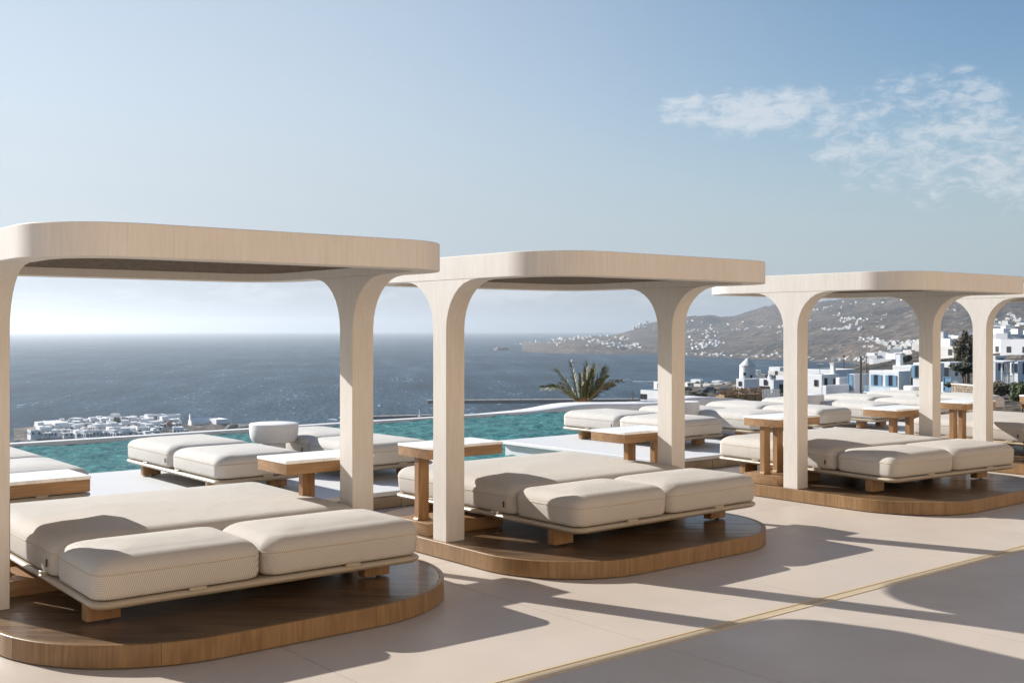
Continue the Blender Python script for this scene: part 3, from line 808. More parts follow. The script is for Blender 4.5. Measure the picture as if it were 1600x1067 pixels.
# --- near village, individually
house(1000, 1031, 1062, 611, 642, 230, 'stepped white house by the shore, left of the second far post', [('u', .75, .55, .9, 1., 'dark'), ('u', .9, .55, .9, 1., 'dark')])
house(1021, 1036, 1054, 597, 613, 240, 'small white upper storey with one dark window beside the second far post', [('u', .4, .4, 1., 1., 'dark')])
# windmill
D = 380; pz = zrow(604, D); p = on_bearing(1168, D, pz); r = 12.6 * D / FPX; H = zrow(571.5, D) - pz
wm = empty('windmill', p); tag(wm, 'round white windmill with a conical cap standing by the bay', 'windmill')
G().lathe([(r * 1.08, -3), (r * 1.06, 0), (r * .98, H * .6), (r * .95, H)], 40).obj('tower', 'house', wm)
G().lathe([(r * 1.0, H - .1), (r * 1.0, H + .12), (r * .72, H + .9), (r * .2, H + 2.35), (.05, H + 2.65)], 36).obj('cap_roof', 'house_warm', wm)
cdir = Vector((-p.x, -p.y, 0)).normalized(); sd = Vector((-cdir.y, cdir.x, 0))
for k_, z_ in ((.35, .62), (-.45, .5)):
    d = (cdir * math.sqrt(1 - k_ * k_) - sd * k_); d.normalize()
    mesh_g = G(); mesh_g.box(-.08, .12, -.42, .42, -.5, .5); o = mesh_g.obj('window', 'timber', wm, smooth=0, loc=(d.x * r * .98, d.y * r * .98, H * z_), rz=math.atan2(d.y, d.x))
    G().box(.12, .14, -.34, .34, -.42, .42).obj('pane', 'pane', o, smooth=0)
house(1150, 1163, 1188, 592.5, 614, 235, 'low white house with a grey shaded front, just below the windmill', [('u', .5, .5, .8, .9, 'dark')])
house(1186, 1205, 1212, 592, 612, 215, 'white house with one small dark window, right of the windmill', [('u', .45, .5, .9, 1., 'dark'), ('u', .5, .02, 2.6, .9, 'dark')])
root, lx, ly, H = house(1203, 1209, 1256, 594, 618, 190, 'white cube house with a plant at its grey wall, left of the third front post', [('v', .25, .2, 1., 1.3, 'dark')])
g = G(); g.box(.3, .9, 1.0, 1.6, H - .2, H + .6); g.lathe([(.3, 0), (.28, .15), (.15, .3), (.02, .36)], 10, (.6, 1.3, H + .6)); g.obj('chimney', 'house', root)
house(1212, 1229, 1245, 587, 596, 225, 'plain white rooftop block behind the house left of the third post')
house(1258, 1300, 1338, 578, 594, 165, 'long flat white roof above the house right of the third post', [])
root, lx, ly, H = house(1256, 1284.5, 1313, 585.5, 622, 122, 'two storey white house with three small windows, right of the third post',
      [('u', .33, .52, .36, .6, 'dark'), ('v', .2, .5, .42, .85, 'dark'), ('v', .68, .58, .3, .55, 'dark')])
g = G(); g.box(lx * .85, lx * .85 + .45, .5, .95, H - .3, H + 1.1); g.box(lx * .85 - .06, lx * .85 + .51, .44, 1.01, H + 1.1, H + 1.2); g.obj('chimney', 'house_warm', root)
house(1309, 1312, 1328, 590, 622, 117, 'narrow grey side wing of the three windowed house')
house(1288, 1291.5, 1328, 602.5, 626, 110, 'low white terrace wall in front of the three windowed house', name='terrace_block', cat='wall')
house(1326, 1335.5, 1359, 584.5, 620, 112, 'white house with a plain grey front and pale blue door', [('u', .75, .3, .5, 1.5, 'bluedoor')])
root, lx, ly, H = house(1355, 1405, 1427, 580, 618, 106, 'white house with two blue shuttered windows', [('u', .26, .38, .42, 1.0, 'blueshut'), ('u', .73, .38, .42, 1.0, 'blueshut')])
g = G()
for i in range(24):
    y = ly * (.1 + .8 * i / 23); g.box(-1.05, -1.02, y, y + .035, H * .12, H * .36)
g.box(-1.06, -1.01, ly * .1, ly * .92, H * .36, H * .38); g.box(-1.06, -1.01, ly * .1, ly * .92, H * .12, H * .135)
g.obj('balcony_rail', 'bluelt', root, smooth=0)
G().box(-1.1, .1, ly * .08, ly * .94, H * .07, H * .115).obj('balcony', 'house', root, smooth=0)
root, lx, ly, H = house(1394, 1427, 1446, 571.5, 586, 124, 'white upper storey with a chimney above the blue shuttered house')
G().box(.4, .95, ly * .72, ly * .72 + .55, H - .2, H + 1.2).obj('chimney', 'house', root, smooth=0)
house(1426, 1462, 1476, 567.5, 616, 99, 'tall white house with blue shutters, partly behind the third far post', [('u', .8, .52, .42, 1.05, 'blueshut')])
house(1468, 1485, 1504, 566, 602, 118, 'white house with a grey side, just right of the third far post', [('u', .5, .3, .8, 1.1, 'dark'), ('v', .5, .62, .4, .3, 'dark'), ('v', .5, .42, .4, .3, 'dark')])
house(1470, 1486, 1500, 597, 614, 92, 'low white shed with a blue door, right of the third far post', [('u', .35, .2, .6, 1.1, 'bluedoor')], name='shed', cat='shed')
house(1553, 1556, 1572, 556, 606, 120, 'bluish grey walled house just right of the farthest post', [('v', .5, .55, 1., 1.2, 'dark')])
house(1578, 1591, 1625, 564, 604, 128, 'bright white house with a grey blue side at the right edge', [('u', .4, .55, .7, 1., 'blueframe'), ('v', .3, .5, .9, 1.2, 'dark')])
# shaded terrace pergola between them
D = 112; p = on_bearing(1566, D, zrow(604, D)); pg = empty('pergola', p, R(8)); tag(pg, 'white pergola with a flat canopy between the two houses at right', 'pergola')
for x in (0, 1.7, 3.4):
    for y in (0, 2.2): G().box(x, x + .14, y, y + .14, -2, 2.4).obj('post', 'house', pg, smooth=0)
G().box(-.2, 3.8, -.2, 2.6, 2.4, 2.55).obj('canopy', 'house', pg, smooth=0)
g = G()
for i in range(14): g.box(.1 + i * .24, .14 + i * .24, -.02, .02, .1, 1.)
g.box(0, 3.5, -.03, .03, 1., 1.06); g.obj('railing', 'house', pg, smooth=0)
# clusters of small houses one cannot tell apart
variants = []
def small_house_proto(kind):
    r = random.Random(kind); root = empty('house'); Lx, Ly, H = 1, 1, 1
    return None
def cluster(pts, label, group, D=None, size=(7, 10, 4.2), winn=2, seed=1, m=None, turn=.3):
    sc = .52 if winn == 0 else 1.
    r = random.Random(seed); protos = []
    for v in range(4):
        lx, ly, h = size[0] * r.uniform(.75, 1.2), size[1] * r.uniform(.7, 1.25), size[2] * r.uniform(.8, 1.3)
        g = G(); t_ = .3
        g.loft([ring(0, 0, lx / 2, ly / 2, .08, -3, 3), ring(0, 0, lx / 2, ly / 2, .08, h, 3), ring(0, 0, lx / 2 - t_, ly / 2 - t_, .08, h, 3), ring(0, 0, lx / 2 - t_, ly / 2 - t_, .08, h - .3, 3)])
        root = empty('house'); b = g.obj('wall', m or ('house', 'house', 'house_warm', 'house')[v], root, smooth=0)
        if winn: G().box(-lx / 2 + .31, lx / 2 - .31, -ly / 2 + .31, ly / 2 - .31, h - .29, h - .2).obj('roof', 'concrete' if v == 1 else 'house_warm', root, smooth=0)
        if v % 2 == 0:
            q = r.uniform(.45, .7); g2 = G(); g2.box(-lx / 2 + .2, lx / 2 * (q - .3), -ly * .2, ly / 2 - .2, h - .35, h + h * .55); g2.obj('upper_storey', 'house', root, smooth=0)
        for i in range(winn):
            y = -ly / 2 + ly * (i + .5) / winn + r.uniform(-.3, .3); z = h * .35; wv = 1.2
            g3 = G(); g3.box(-lx / 2 - .04, -lx / 2 + .05, y - wv / 2, y + wv / 2, z, z + 1.6); g3.obj('window', 'pane_soft', root, smooth=0)
        for i in range(max(1, winn - 1)):
            x = -lx / 2 + lx * (i + .5) / max(1, winn - 1) + r.uniform(-.3, .3); z = h * .35
            g3 = G(); g3.box(x - .6, x + .6, -ly / 2 - .04, -ly / 2 + .05, z, z + 1.6); g3.obj('window', 'pane_soft', root, smooth=0)
        protos.append([root, False])
    for i, q in enumerate(pts):
        px, py = q[0], q[1]
        if len(q) > 2: p = on_bearing(px, q[2], zrow(py, q[2]))
        else: p, dd = on_ground(px, py, D or 60)
        pr_ = protos[i % 4] if i < 4 else protos[r.randrange(4)]
        if not pr_[1]: o = pr_[0]; pr_[1] = True
        else: o = link_copy(pr_[0])
        o.location = p; o.rotation_euler = (0, 0, r.choice((0, 0, .4, -.5, 1, -1)) * turn); k_ = r.uniform(.7, 1.15) * sc; o.scale = (k_, k_, k_)
        tag(o, label, 'house', group)
    for pr_ in protos:
        if not pr_[1]:
            for c in list(pr_[0].children): bpy.data.objects.remove(c)
            bpy.data.objects.remove(pr_[0])
def jit(lst, n, sx, sy, seed):
    r = random.Random(seed); return [(x + r.uniform(-sx, sx), y + r.uniform(-sy, sy)) for x, y in lst for _ in range(n)]
GH = 'white houses on the far hillside'
# the village climbing the slope at right
cluster([(1474, 552, 470), (1481, 550, 500), (1488, 552, 480), (1494, 556, 410), (1477, 561, 350), (1489, 562, 340), (1500, 548, 520), (1509, 542, 620), (1516, 551, 480), (1484, 537, 700), (1477, 534, 760), (1491, 543, 600), (1474, 543, 600)],
        'small white house stacked on the slope between the two right posts', 'houses on the slope between the right posts', size=(6.5, 8, 4.4), seed=11)
cluster([(1559, 525, 720), (1567, 521, 800), (1575, 518, 880), (1565, 532, 620), (1577, 531, 640), (1587, 529, 660), (1597, 527, 690), (1561, 541, 500), (1571, 540, 520), (1583, 541, 500), (1594, 539, 520), (1560, 551, 420), (1573, 552, 410), (1586, 553, 400), (1597, 551, 420),
         (1591, 516, 920), (1599, 514, 960), (1582, 522, 780), (1606, 536, 560), (1612, 524, 740), (1556, 517, 900), (1567, 512, 1000), (1580, 561, 340), (1596, 562, 330)],
        'small white house climbing the hill at the right edge', 'houses on the hill at the right edge', size=(7, 9, 4.4), seed=12)
cluster([(1391, 571, 620), (1398, 566, 640), (1405, 563, 660), (1413, 560, 700), (1421, 562, 640), (1386, 575, 560), (1402, 574, 520), (1429, 557, 700), (1436, 553, 760), (1424, 571, 460), (1408, 557, 760)],
        'small white house on the rise at the head of the bay', 'houses at the head of the bay', size=(7, 9, 4.2), seed=13)
cluster([(1094, 606, 420), (1104, 608, 380), (1126, 606, 400), (1138, 607, 360), (1073, 606, 460), (1148, 605, 380), (1180, 596, 420), (1222, 590, 420)],
        'low pale building on the headland round the windmill', 'low buildings around the windmill', size=(6, 9, 2.6), winn=1, seed=14, m='house_warm')
# far hillside across the bay
cluster(jit([(812, 538.5), (838, 535.2), (860, 532), (885, 529.4), (905, 528), (925, 527), (945, 526.8)], 3, 9, 1.6, 21), 'tiny white house along the crest of the far headland', GH, 500, size=(14, 18, 7), winn=0, seed=21)
cluster(jit([(930, 537), (950, 540), (972, 541), (990, 543)], 5, 12, 2.8, 22), 'tiny white house in the dense patch on the far headland', GH + ' headland patch', 500, size=(13, 16, 6), winn=0, seed=22)
cluster(jit([(985, 513), (1000, 508), (1015, 504), (1020, 515)], 2, 6, 2, 23), 'tiny white house high on the left shoulder of the far hill', GH + ' left shoulder', 500, size=(15, 18, 7), winn=0, seed=23)
cluster(jit([(1080, 500), (1098, 502), (1117, 507), (1140, 506), (1158, 504), (1083, 517), (1107, 518), (1118, 526), (1086, 530)], 2, 8, 3, 24), 'tiny white house scattered under the left ridge', GH + ' left ridge', 500, size=(14, 18, 6), winn=0, seed=24)
cluster(jit([(1092, 542), (1104, 538), (1114, 536), (1120, 541), (1098, 545)], 4, 9, 3, 25), 'tiny white house in the compact hamlet above the bay', GH + ' hamlet', 500, size=(12, 15, 6), winn=0, seed=25)
cluster([(1184 + 4 * i, 511.5) for i in range(6)], 'tiny white unit in the straight hotel row on the far hill', GH + ' hotel row', 500, size=(9, 11, 7), winn=0, seed=26)
cluster(jit([(1222, 511)], 3, 4, 2, 27), 'tiny white house right of the straight hotel row', GH + ' by hotel', 500, size=(11, 14, 7), winn=0, seed=27)
cluster(jit([(1285, 486), (1300, 484), (1270, 498), (1310, 492), (1325, 475), (1345, 473), (1375, 474), (1410, 470), (1420, 474)], 3, 9, 3, 28), 'tiny white house high on the hillside above the bay', GH + ' high', 500, size=(11, 14, 6), winn=0, seed=28)
cluster(jit([(1315, 499), (1335, 500), (1352, 500), (1305, 515), (1325, 513)], 4, 9, 2.5, 29), 'tiny white house strung along the mid hillside', GH + ' mid', 500, size=(10, 13, 5), winn=0, seed=29)
cluster(jit([(1350, 532), (1366, 529), (1380, 535), (1392, 537), (1414, 541), (1425, 538)], 3, 7, 3, 30), 'tiny white house around the terraced estate on the low hillside', GH + ' estate', 500, size=(9, 12, 5), winn=0, seed=30)
shore = [(x, interp(SHORE, x) - 1.8) for x in range(1072, 1226, 8)] + [(x, interp(SHORE, x) - 2.5) for x in range(1268, 1392, 6)]
cluster([(x + random.Random(x).uniform(-3, 3), y - random.Random(x + 1).uniform(0, 2.4)) for x, y in shore], 'tiny white building in the line along the far shore', GH + ' shore line', 500, size=(13, 13, 5), winn=0, seed=31)
cluster(jit([(1272, 562), (1290, 562), (1310, 563), (1330, 563), (1350, 564), (1370, 565)], 3, 9, 2, 32), 'tiny white house of the harbour village across the bay', GH + ' harbour', 500, size=(9, 11, 5), winn=0, seed=32)

# the rest of the far villages, too small to pick apart: one mass of little white blocks
r = random.Random(99); g = G()
for (cx_, cy_, sx_, sy_, n) in ((930, 529, 75, 2.2, 55), (965, 540, 45, 4, 60), (860, 536, 60, 4, 30), (1005, 512, 22, 6, 16), (1100, 512, 40, 14, 45), (1105, 541, 28, 6, 55), (1150, 520, 50, 16, 30), (1150, 555, 78, 2.6, 60),
                                (1300, 486, 60, 10, 45), (1335, 499, 36, 4.5, 55), (1315, 514, 28, 5, 40), (1385, 534, 44, 6, 70), (1330, 563, 62, 3.2, 110), (1440, 541, 40, 7, 40), (1500, 500, 60, 22, 22), (1405, 500, 60, 26, 20), (1580, 500, 30, 12, 24)):
    subs = [(r.gauss(cx_, sx_ * .55), r.gauss(cy_, sy_ * .55), r.uniform(.5, 1.6)) for _ in range(max(3, n // 7))]
    for i in range(int(n * .95)):
        u_ = r.choice(subs); px, py = r.gauss(u_[0], 5.5 * u_[2]), r.gauss(u_[1], .9 * u_[2])
        p, dd = on_ground(px, py, 600)
        if p.z < SEA + 1 or dd > 7500: continue
        w = r.uniform(1.8, 4.2); d_ = r.uniform(2, 4.8); h = r.uniform(2., 3.6)
        g.box(p.x - w, p.x + w, p.y - d_, p.y + d_, p.z - 4, p.z + h)
        if r.random() < .35: g.box(p.x - w * .4, p.x + w * .5, p.y - d_ * .3, p.y + d_ * .6, p.z + h, p.z + h * 1.7)
fh = g.obj('distant_houses', 'house_warm', smooth=0); tag(fh, 'scatter of minute white houses over the far hills', 'houses', kind='stuff')

# --- old town on the low point, left
GT2 = 'white houses of the old town on the point'
def townpt(x, y):
    D = 560
    while D < 800 and ground_z(x, D) < zrow(y, D): D *= 1.004
    return (x, y, D)
r5 = random.Random(5)
town = []
for (x0, x1, y, n) in ((150, 330, 659.5, 14), (95, 330, 664, 19), (72, 360, 669, 26), (62, 330, 674, 24), (60, 300, 679, 20), (50, 240, 683, 12)):
    for i in range(n): town.append((x0 + (x1 - x0) * (i + r5.uniform(.2, .8)) / n, y + r5.uniform(-1, 1)))
town = [(x, y, 604 + (684 - y) * 4.2) for x, y in town if not (284 < x < 360 and y < 671) and not (284 < x < 326 and 671 <= y < 681) and not (254 < x < 272 and 668 < y < 681)]
for k, (lo, hi, lab) in enumerate(((0, 662, 'small white house in the back row of the old town, against the sea'), (662, 672, 'small white flat roofed house in the middle of the old town'), (672, 700, 'small white house in the front row of the old town, just above the pool'))):
    cluster([q for q in town if lo <= q[1] < hi], lab, GT2 + (' back row', ' middle', ' front row')[k], size=(6.6, 8, 3.5), winn=3, seed=41 + k, turn=.5)
house(66, 86, 108, 661, 680, 640, 'rounded white building at the left tip of the old town', [('u', .5, .4, 1., 1.2, 'dark'), ('v', .5, .4, 1., 1.2, 'dark')])
house(225, 231, 259, 648.5, 664, 700, 'tall white building with three dark arched openings in the old town', [('v', .14, .45, 1.3, 2.6, 'dark'), ('v', .3, .45, 1.3, 2.6, 'dark'), ('v', .46, .45, 1.3, 2.6, 'dark')])
house(252, 258, 283, 648.5, 665, 705, 'white building with a row of small windows at the top of the old town', [('v', q, .55, 1.1, 1.3, 'dark') for q in (.15, .35, .55, .75)])
house(322, 338, 357, 655.5, 670, 690, 'long white shed with a grey flat roof at the right end of the old town', [], name='shed', cat='shed')
# gabled church with bell gable
D = 690; p = on_bearing(299, D, zrow(669, D)); ch = empty('church', p, R(-6)); tag(ch, 'white gabled church with a bell gable and dark red apse', 'church')
L, Wc, Hc = 13.5, 6.5, 4.2
g = G(); g.add([(0, 0, -3), (L, 0, -3), (L, Wc, -3), (0, Wc, -3), (0, 0, Hc), (L, 0, Hc), (L, Wc, Hc), (0, Wc, Hc), (0, Wc / 2, Hc + 2), (L, Wc / 2, Hc + 2)],
               [(0, 1, 5, 4), (1, 2, 6, 9, 5), (2, 3, 7, 6), (3, 0, 4, 8, 7), (4, 5, 9, 8), (8, 9, 6, 7)]); g.obj('nave', 'house', ch, smooth=0)
g = G(); g.box(-.1, .6, Wc / 2 - 1.1, Wc / 2 + 1.1, Hc, Hc + 3.4); g.box(-.1, .6, Wc / 2 - .4, Wc / 2 + .4, Hc + 3.4, Hc + 4.6); g.obj('bell_gable', 'house', ch, smooth=0)
g = G(); g.lathe([(2.3, 0), (2.2, 1.1), (1.6, 2), (.8, 2.5), (.02, 2.7)], 18, (L - 2.2, -1.2, 0)); g.obj('apse', 'redroof', ch)
D = 668; p = on_bearing(263, D, zrow(672, D)); ch = empty('chapel', p); tag(ch, 'small chapel with a dark red dome in the old town', 'chapel')
G().box(-3, 3, -3, 3, -3, 2.2).obj('wall', 'house', ch, smooth=0)
G().lathe([(2.5, 2.2), (2.45, 3), (2.1, 4), (1.3, 4.9), (.4, 5.3), (.02, 5.35)], 20).obj('dome', 'redroof', ch)
D = 664; p = on_bearing(315, D, zrow(669, D)); 

def rocks(px, py, D, w, h, label, n=14, seed=1):
    r = random.Random(seed); p = on_bearing(px, D, zrow(py, D)); root = empty('rock_outcrop', p); tag(root, label, 'rocks')
    Rt = Vector((C2, -C1, 0))
    g = G()
    for i in range(n):
        q = Rt * r.uniform(-w, w); s_ = r.uniform(.5, 1.2) * h
        bm = bmesh.new(); bmesh.ops.create_icosphere(bm, subdivisions=2, radius=s_)
        V = []
        for v in bm.verts:
            k_ = 1 + .35 * mnoise.noise(v.co * (1.2 / s_) + Vector((i * 3.1, seed, 0))); V.append((v.co.x * k_ * 1.5 + q.x, v.co.y * k_ * 1.3 + q.y + r.uniform(-.1, .1), v.co.z * k_ * .7))
        g.add(V, [tuple(v.index for v in f.verts) for f in bm.faces]); bm.free()
    g.obj('boulders', 'rock', root, smooth=25)
rocks(375, 669, 660, 5, 3.4, 'brown rocky knoll at the right end of the old town', 9, 2)
rocks(40, 690, 605, 9, 1.5, 'dark shore rocks at the left end of the old town', 16, 3)
rocks(788, 547.5, 3020, 22, 12, 'small rocky islet off the tip of the far headland', 6, 4)
rocks(656, 657, 745, 4, 2.6, 'dark boulders at the foot of the harbour beacon', 12, 5)
# piers
def pier(x0, x1, py, D, h, label, w=9):
    a, b = on_bearing(x0, D, SEA), on_bearing(x1, D * 1.02, SEA); d = (b - a); L = d.length
    root = empty('pier', a, math.atan2(d.y, d.x)); tag(root, label, 'pier')
    G().box(0, L, 0, w, -2, h - .6).obj('quay_wall', 'rock', root, smooth=0)
    G().box(-.2, L, -.3, w + .2, h - .6, h).obj('quay_deck', 'concrete', root, smooth=0)
    n = int(L / 9)
    g = G()
    for i in range(n): g.box(4 + i * 9, 4.5 + i * 9, .2, .7, h, h + .8)
    g.obj('bollards', 'concrete', root, smooth=0)
pier(668, 1000, 632, 905, 2.6, 'long low stone pier reaching out into the harbour')
pier(560, 676, 656, 752, 1.6, 'short dark quay with a beacon, close behind the pool edge', 6)
D = 752; p = on_bearing(656, D, SEA + 1.6); bc = empty('beacon', p); tag(bc, 'small white harbour beacon on the short quay', 'beacon')
G().lathe([(1.1, 0), (1.0, .4), (.55, .6), (.45, 4.6), (.8, 4.7), (.8, 4.9)], 14).obj('tower', 'house', bc)
G().lathe([(.42, 4.9), (.42, 5.8), (.5, 5.85), (.05, 6.5)], 12).obj('lantern', 'timber', bc)
# boats
def boat(px, py, L, label, head, wake=0, decks=2):
    D = (EYE - SEA) * FPX / (py - YH); p = on_bearing(px, D, SEA); 
    rz = math.atan2(-C1, C2) + (PI if head < 0 else 0)
    root = empty('motor_yacht', p, rz); tag(root, label, 'boat')
    B = L * .13; rings = []
    for f, w, sh in ((-.5, .8, .09), (-.2, 1, .085), (.15, .95, .095), (.36, .6, .11), (.5, .03, .125)):
        x = f * L; rings.append([(x, -B * w, sh * L), (x, -B * w * .75, -.2), (x, B * w * .75, -.2), (x, B * w, sh * L)])
    g = G(); g.loft(rings); g.obj('hull', 'boat', root, smooth=40)
    z = .085 * L
    for d in range(decks):
        x0, x1 = (-.38 + .07 * d) * L, (.2 - .1 * d) * L; h = .075 * L; w = B * (.75 - .12 * d)
        g = G(); g.loft([[(x0, -w, z), (x0, w, z), (x1 + .05 * L, w, z), (x1 + .05 * L, -w, z)], [(x0, -w, z + h), (x0, w, z + h), (x1, w, z + h), (x1, -w, z + h)]]); cab = g.obj('cabin', 'boat', root, smooth=0)
        G().box(x0 + .03 * L, x1 - .02 * L, -w - .03, w + .03, z + h * .4, z + h * .75).obj('window_band', 'pane', cab, smooth=0)
        z += h
    g = G(); g.tube([(-.1 * L, 0, z), (-.13 * L, 0, z + .12 * L)], .012 * L, 6); g.obj('mast', 'boat', root)
    if wake:
        g = G(); n = 24; r = random.Random(3)
        for i in range(n):
            x = -L * .5 - wake * i / n; w = B * (.8 + .5 * r.random()) * (1 - .4 * i / n)
            bm = bmesh.new(); bmesh.ops.create_icosphere(bm, subdivisions=1, radius=1); 
            g.add([(v.co.x * wake / n * .8 + x, v.co.y * w, v.co.z * .45 * (1 - .6 * i / n)) for v in bm.verts], [tuple(v.index for v in f.verts) for f in bm.faces]); bm.free()
        wk = g.obj('boat_wake', 'foam', None, smooth=60, loc=p, rz=rz); tag(wk, 'white foaming wake trailing behind the speedboat', 'wake', kind='stuff')
boat(978, 596, 13, 'white speedboat crossing the bay beside the palm, trailing foam', -1, 62, 1)
boat(1134, 557.5, 34, 'large white yacht moored along the far shore', 1, 0, 3)
boat(542, 662, 26, 'white motor yacht half hidden behind the first far post', -1, 0, 2)

# street furniture of the village
def pole(px, y0, y1, D, label, arm=False):
    z0, z1 = zrow(y1, D), zrow(y0, D); root = empty('utility_pole', on_bearing(px, D, z0)); tag(root, label, 'pole')
    G().tube([(0, 0, -1.5), (0, 0, (z1 - z0) * .5), (0, 0, z1 - z0)], .13, 8, .09).obj('mast', 'timber', root)
    if arm:
        g = G(); g.box(-.6, .6, -.05, .05, z1 - z0 - .5, z1 - z0 - .4)
        for q in (-.5, 0, .5): g.box(q - .04, q + .04, -.04, .04, z1 - z0 - .4, z1 - z0 - .2)
        g.obj('cross_arm', 'timber', root, smooth=0)
pole(1318.5, 554, 600, 260, 'dark utility pole rising left of the plain grey fronted house', True)
pole(1345, 556, 618, 109, 'thick dark pole standing in front of the plain grey fronted house')
pole(1354, 556, 598, 270, 'thin utility pole just behind the thick dark pole', True)
pole(1424, 575, 616, 104, 'dark pole at the corner of the blue shuttered house')
pole(1508, 552, 596, 150, 'utility pole between the two right posts', True)
pole(989, 611, 634, 240, 'lamp pole by the shore, right of the palm')
D = 160; an = empty('roof_antenna', on_bearing(1281, D, zrow(583, D))); tag(an, 'white dish antenna on the long flat roof', 'antenna')
G().tube([(0, 0, -.2), (0, 0, .9), (0, 0, 1.25)], .04, 6).obj('mast', 'metal', an)
G().lathe([(.02, 0), (.3, .04), (.5, .14), (.51, .15), (.3, .06), (.02, .02)], 16, (0, 0, 1.2)).obj('dish', 'house', an)
# parked cars
def car(px, py, D, m, label, rz):
    root = empty('parked_car', on_bearing(px, D, zrow(py, D)), rz); tag(root, label, 'car')
    def sec(x, w, z0, z1): return [(x, -w, z0), (x, -w * 1.02, (z0 + z1) / 2), (x, -w * .9, z1), (x, w * .9, z1), (x, w * 1.02, (z0 + z1) / 2), (x, w, z0)]
    G().loft([sec(-2.1, .7, .4, .75), sec(-1.9, .82, .3, .9), sec(0, .86, .28, .92), sec(1.7, .82, .3, .82), sec(2.1, .7, .4, .66)]).obj('body', m, root, smooth=50)
    cb = G().loft([sec(-1.6, .74, .88, .95), sec(-1.1, .7, .88, 1.4), sec(.2, .7, .88, 1.42), sec(1.0, .74, .88, .92)]).obj('cabin', 'pane', root, smooth=40)
    G().box(-1.0, .15, -.6, .6, 1.38, 1.45).obj('roof', m, root, smooth=0)
    for x in (-1.3, 1.35):
        for y in (-.8, .8):
            g = G(); g.lathe([(.02, -.1), (.3, -.1), (.33, -.06), (.33, .06), (.3, .1), (.02, .1)], 16)
            g.V = [(a + x, c + y, b + .33) for a, b, c in g.V]; g.obj('wheel', 'foot', root, smooth=40)
car(1111, 614, 250, 'carpaint', 'dark parked car among the pale walls left of the windmill', R(-30))
car(1131, 617, 220, 'metal', 'silver parked car beside the straw roofed stall', R(20))
# straw roofed stall and sheds in front of the windmill houses
D = 120; st = empty('straw_stall', on_bearing(1137, D, zrow(626, D)), R(-12)); tag(st, 'low stall with a straw and cane roof below the windmill', 'stall')
for i in range(5): G().box(i * 1.25, i * 1.25 + .1, 0, .1, -2, 1.0).obj('post', 'timber', st, smooth=0)
g = G(); r = random.Random(8)
for i in range(420):
    x, y, z = r.uniform(-.2, 5.4), r.uniform(-.5, 1.8), r.uniform(.55, 1.2); a = r.uniform(0, 6.28); L = r.uniform(.15, .5)
    g.add([(x, y, z), (x + .06, y, z + .02), (x + .06 + L * math.cos(a), y + L * math.sin(a) * .4, z + r.uniform(-.25, .3)), (x + L * math.cos(a), y + L * math.sin(a) * .4, z + .05)], [(0, 1, 2, 3)])
g.obj('straw_roof', 'straw', st, smooth=0)
G().box(-.2, 5.3, .3, 1.7, -.8, .6).obj('back_screen', 'straw', st, smooth=0)
fn = empty('picket_fence', on_bearing(1192, 116, zrow(622, 116)), R(-30)); tag(fn, 'short white picket fence right of the straw stall', 'fence')
for i in range(12): G().box(i * .16, i * .16 + .07, 0, .03, -.6, .95).obj('picket', 'house', fn, smooth=0)
for z in (.2, .7): G().box(-.05, 1.95, .032, .06, z, z + .07).obj('rail', 'house', fn, smooth=0)
# dry stone wall of picked stones below the tree
D = 86; a, b = on_bearing(1488, D, zrow(616, D)), on_bearing(1562, D * .93, zrow(621, D * .93)); d = b - a; L = math.hypot(d.x, d.y)
sw = empty('stone_wall', a, math.atan2(d.y, d.x)); tag(sw, 'sloping dry stone wall under the round tree', 'wall')
r = random.Random(4)
G().box(0, L, .06, .4, -2, .78).obj('core', 'drystone', sw, smooth=0)
z = -.2
while z < .8:
    x = 0; h = r.uniform(.14, .2)
    while x < L:
        w = r.uniform(.2, .45); G().slab(x + w / 2, .0, w / 2 - .012, .1, .03, z, z + h - .015, .02, 3).obj('stone', 'drystone', sw, smooth=50); x += w
    z += h
G().box(-.05, L, -.12, .42, .8, .86).obj('cap', 'house_warm', sw, smooth=0)

# plants
def leafball(g, c, rx, rz, n, size, r):
    for i in range(n):
        while True:
            q = Vector((r.uniform(-1, 1), r.uniform(-1, 1), r.uniform(-1, 1)))
            if .25 < q.length < 1: break
        p = Vector((c[0] + q.x * rx, c[1] + q.y * rx, c[2] + q.z * rz))
        a = Vector((r.gauss(0, 1), r.gauss(0, 1), r.gauss(0, .7))).normalized(); b = a.orthogonal().normalized(); s_ = size * r.uniform(.6, 1.3)
        g.add([p - a * s_, p + b * s_ * .45, p + a * s_, p - b * s_ * .45], [(0, 1, 2, 3)])
def tree(loc, h, cr, label, m, clumps=14, n=90, cz=.62, flat=.6, name='tree', group=None, seed=1, trunk=True, size=None, cat='tree'):
    r = random.Random(seed); root = empty(name, loc); tag(root, label, cat, group)
    cs = []
    for i in range(clumps):
        a = r.uniform(0, 6.28); q = cr * math.sqrt(r.random()) * .8
        cs.append((q * math.cos(a), q * math.sin(a), h * cz + r.uniform(-1, 1) * cr * flat * .75 * (1 - .4 * q / cr)))
    g = G()
    if trunk:
        g.tube([(0, 0, -1), (.03 * h, .01 * h, h * .2), (0, .03 * h, h * cz * .75)], h * .04, 8, h * .025)
        for c in cs[:max(4, clumps // 2)]:
            g.tube([(0, .02 * h, h * cz * .55), (c[0] * .5, c[1] * .5, h * cz * .5 + c[2] * .35), c], h * .018, 5, h * .006)
        g.obj('trunk', 'bark', root)
    g = G()
    for c in cs: leafball(g, c, cr * r.uniform(.26, .42), cr * flat * r.uniform(.3, .45), n, size or cr * .055, r)
    g.obj('crown', m, root, smooth=0)
    return root
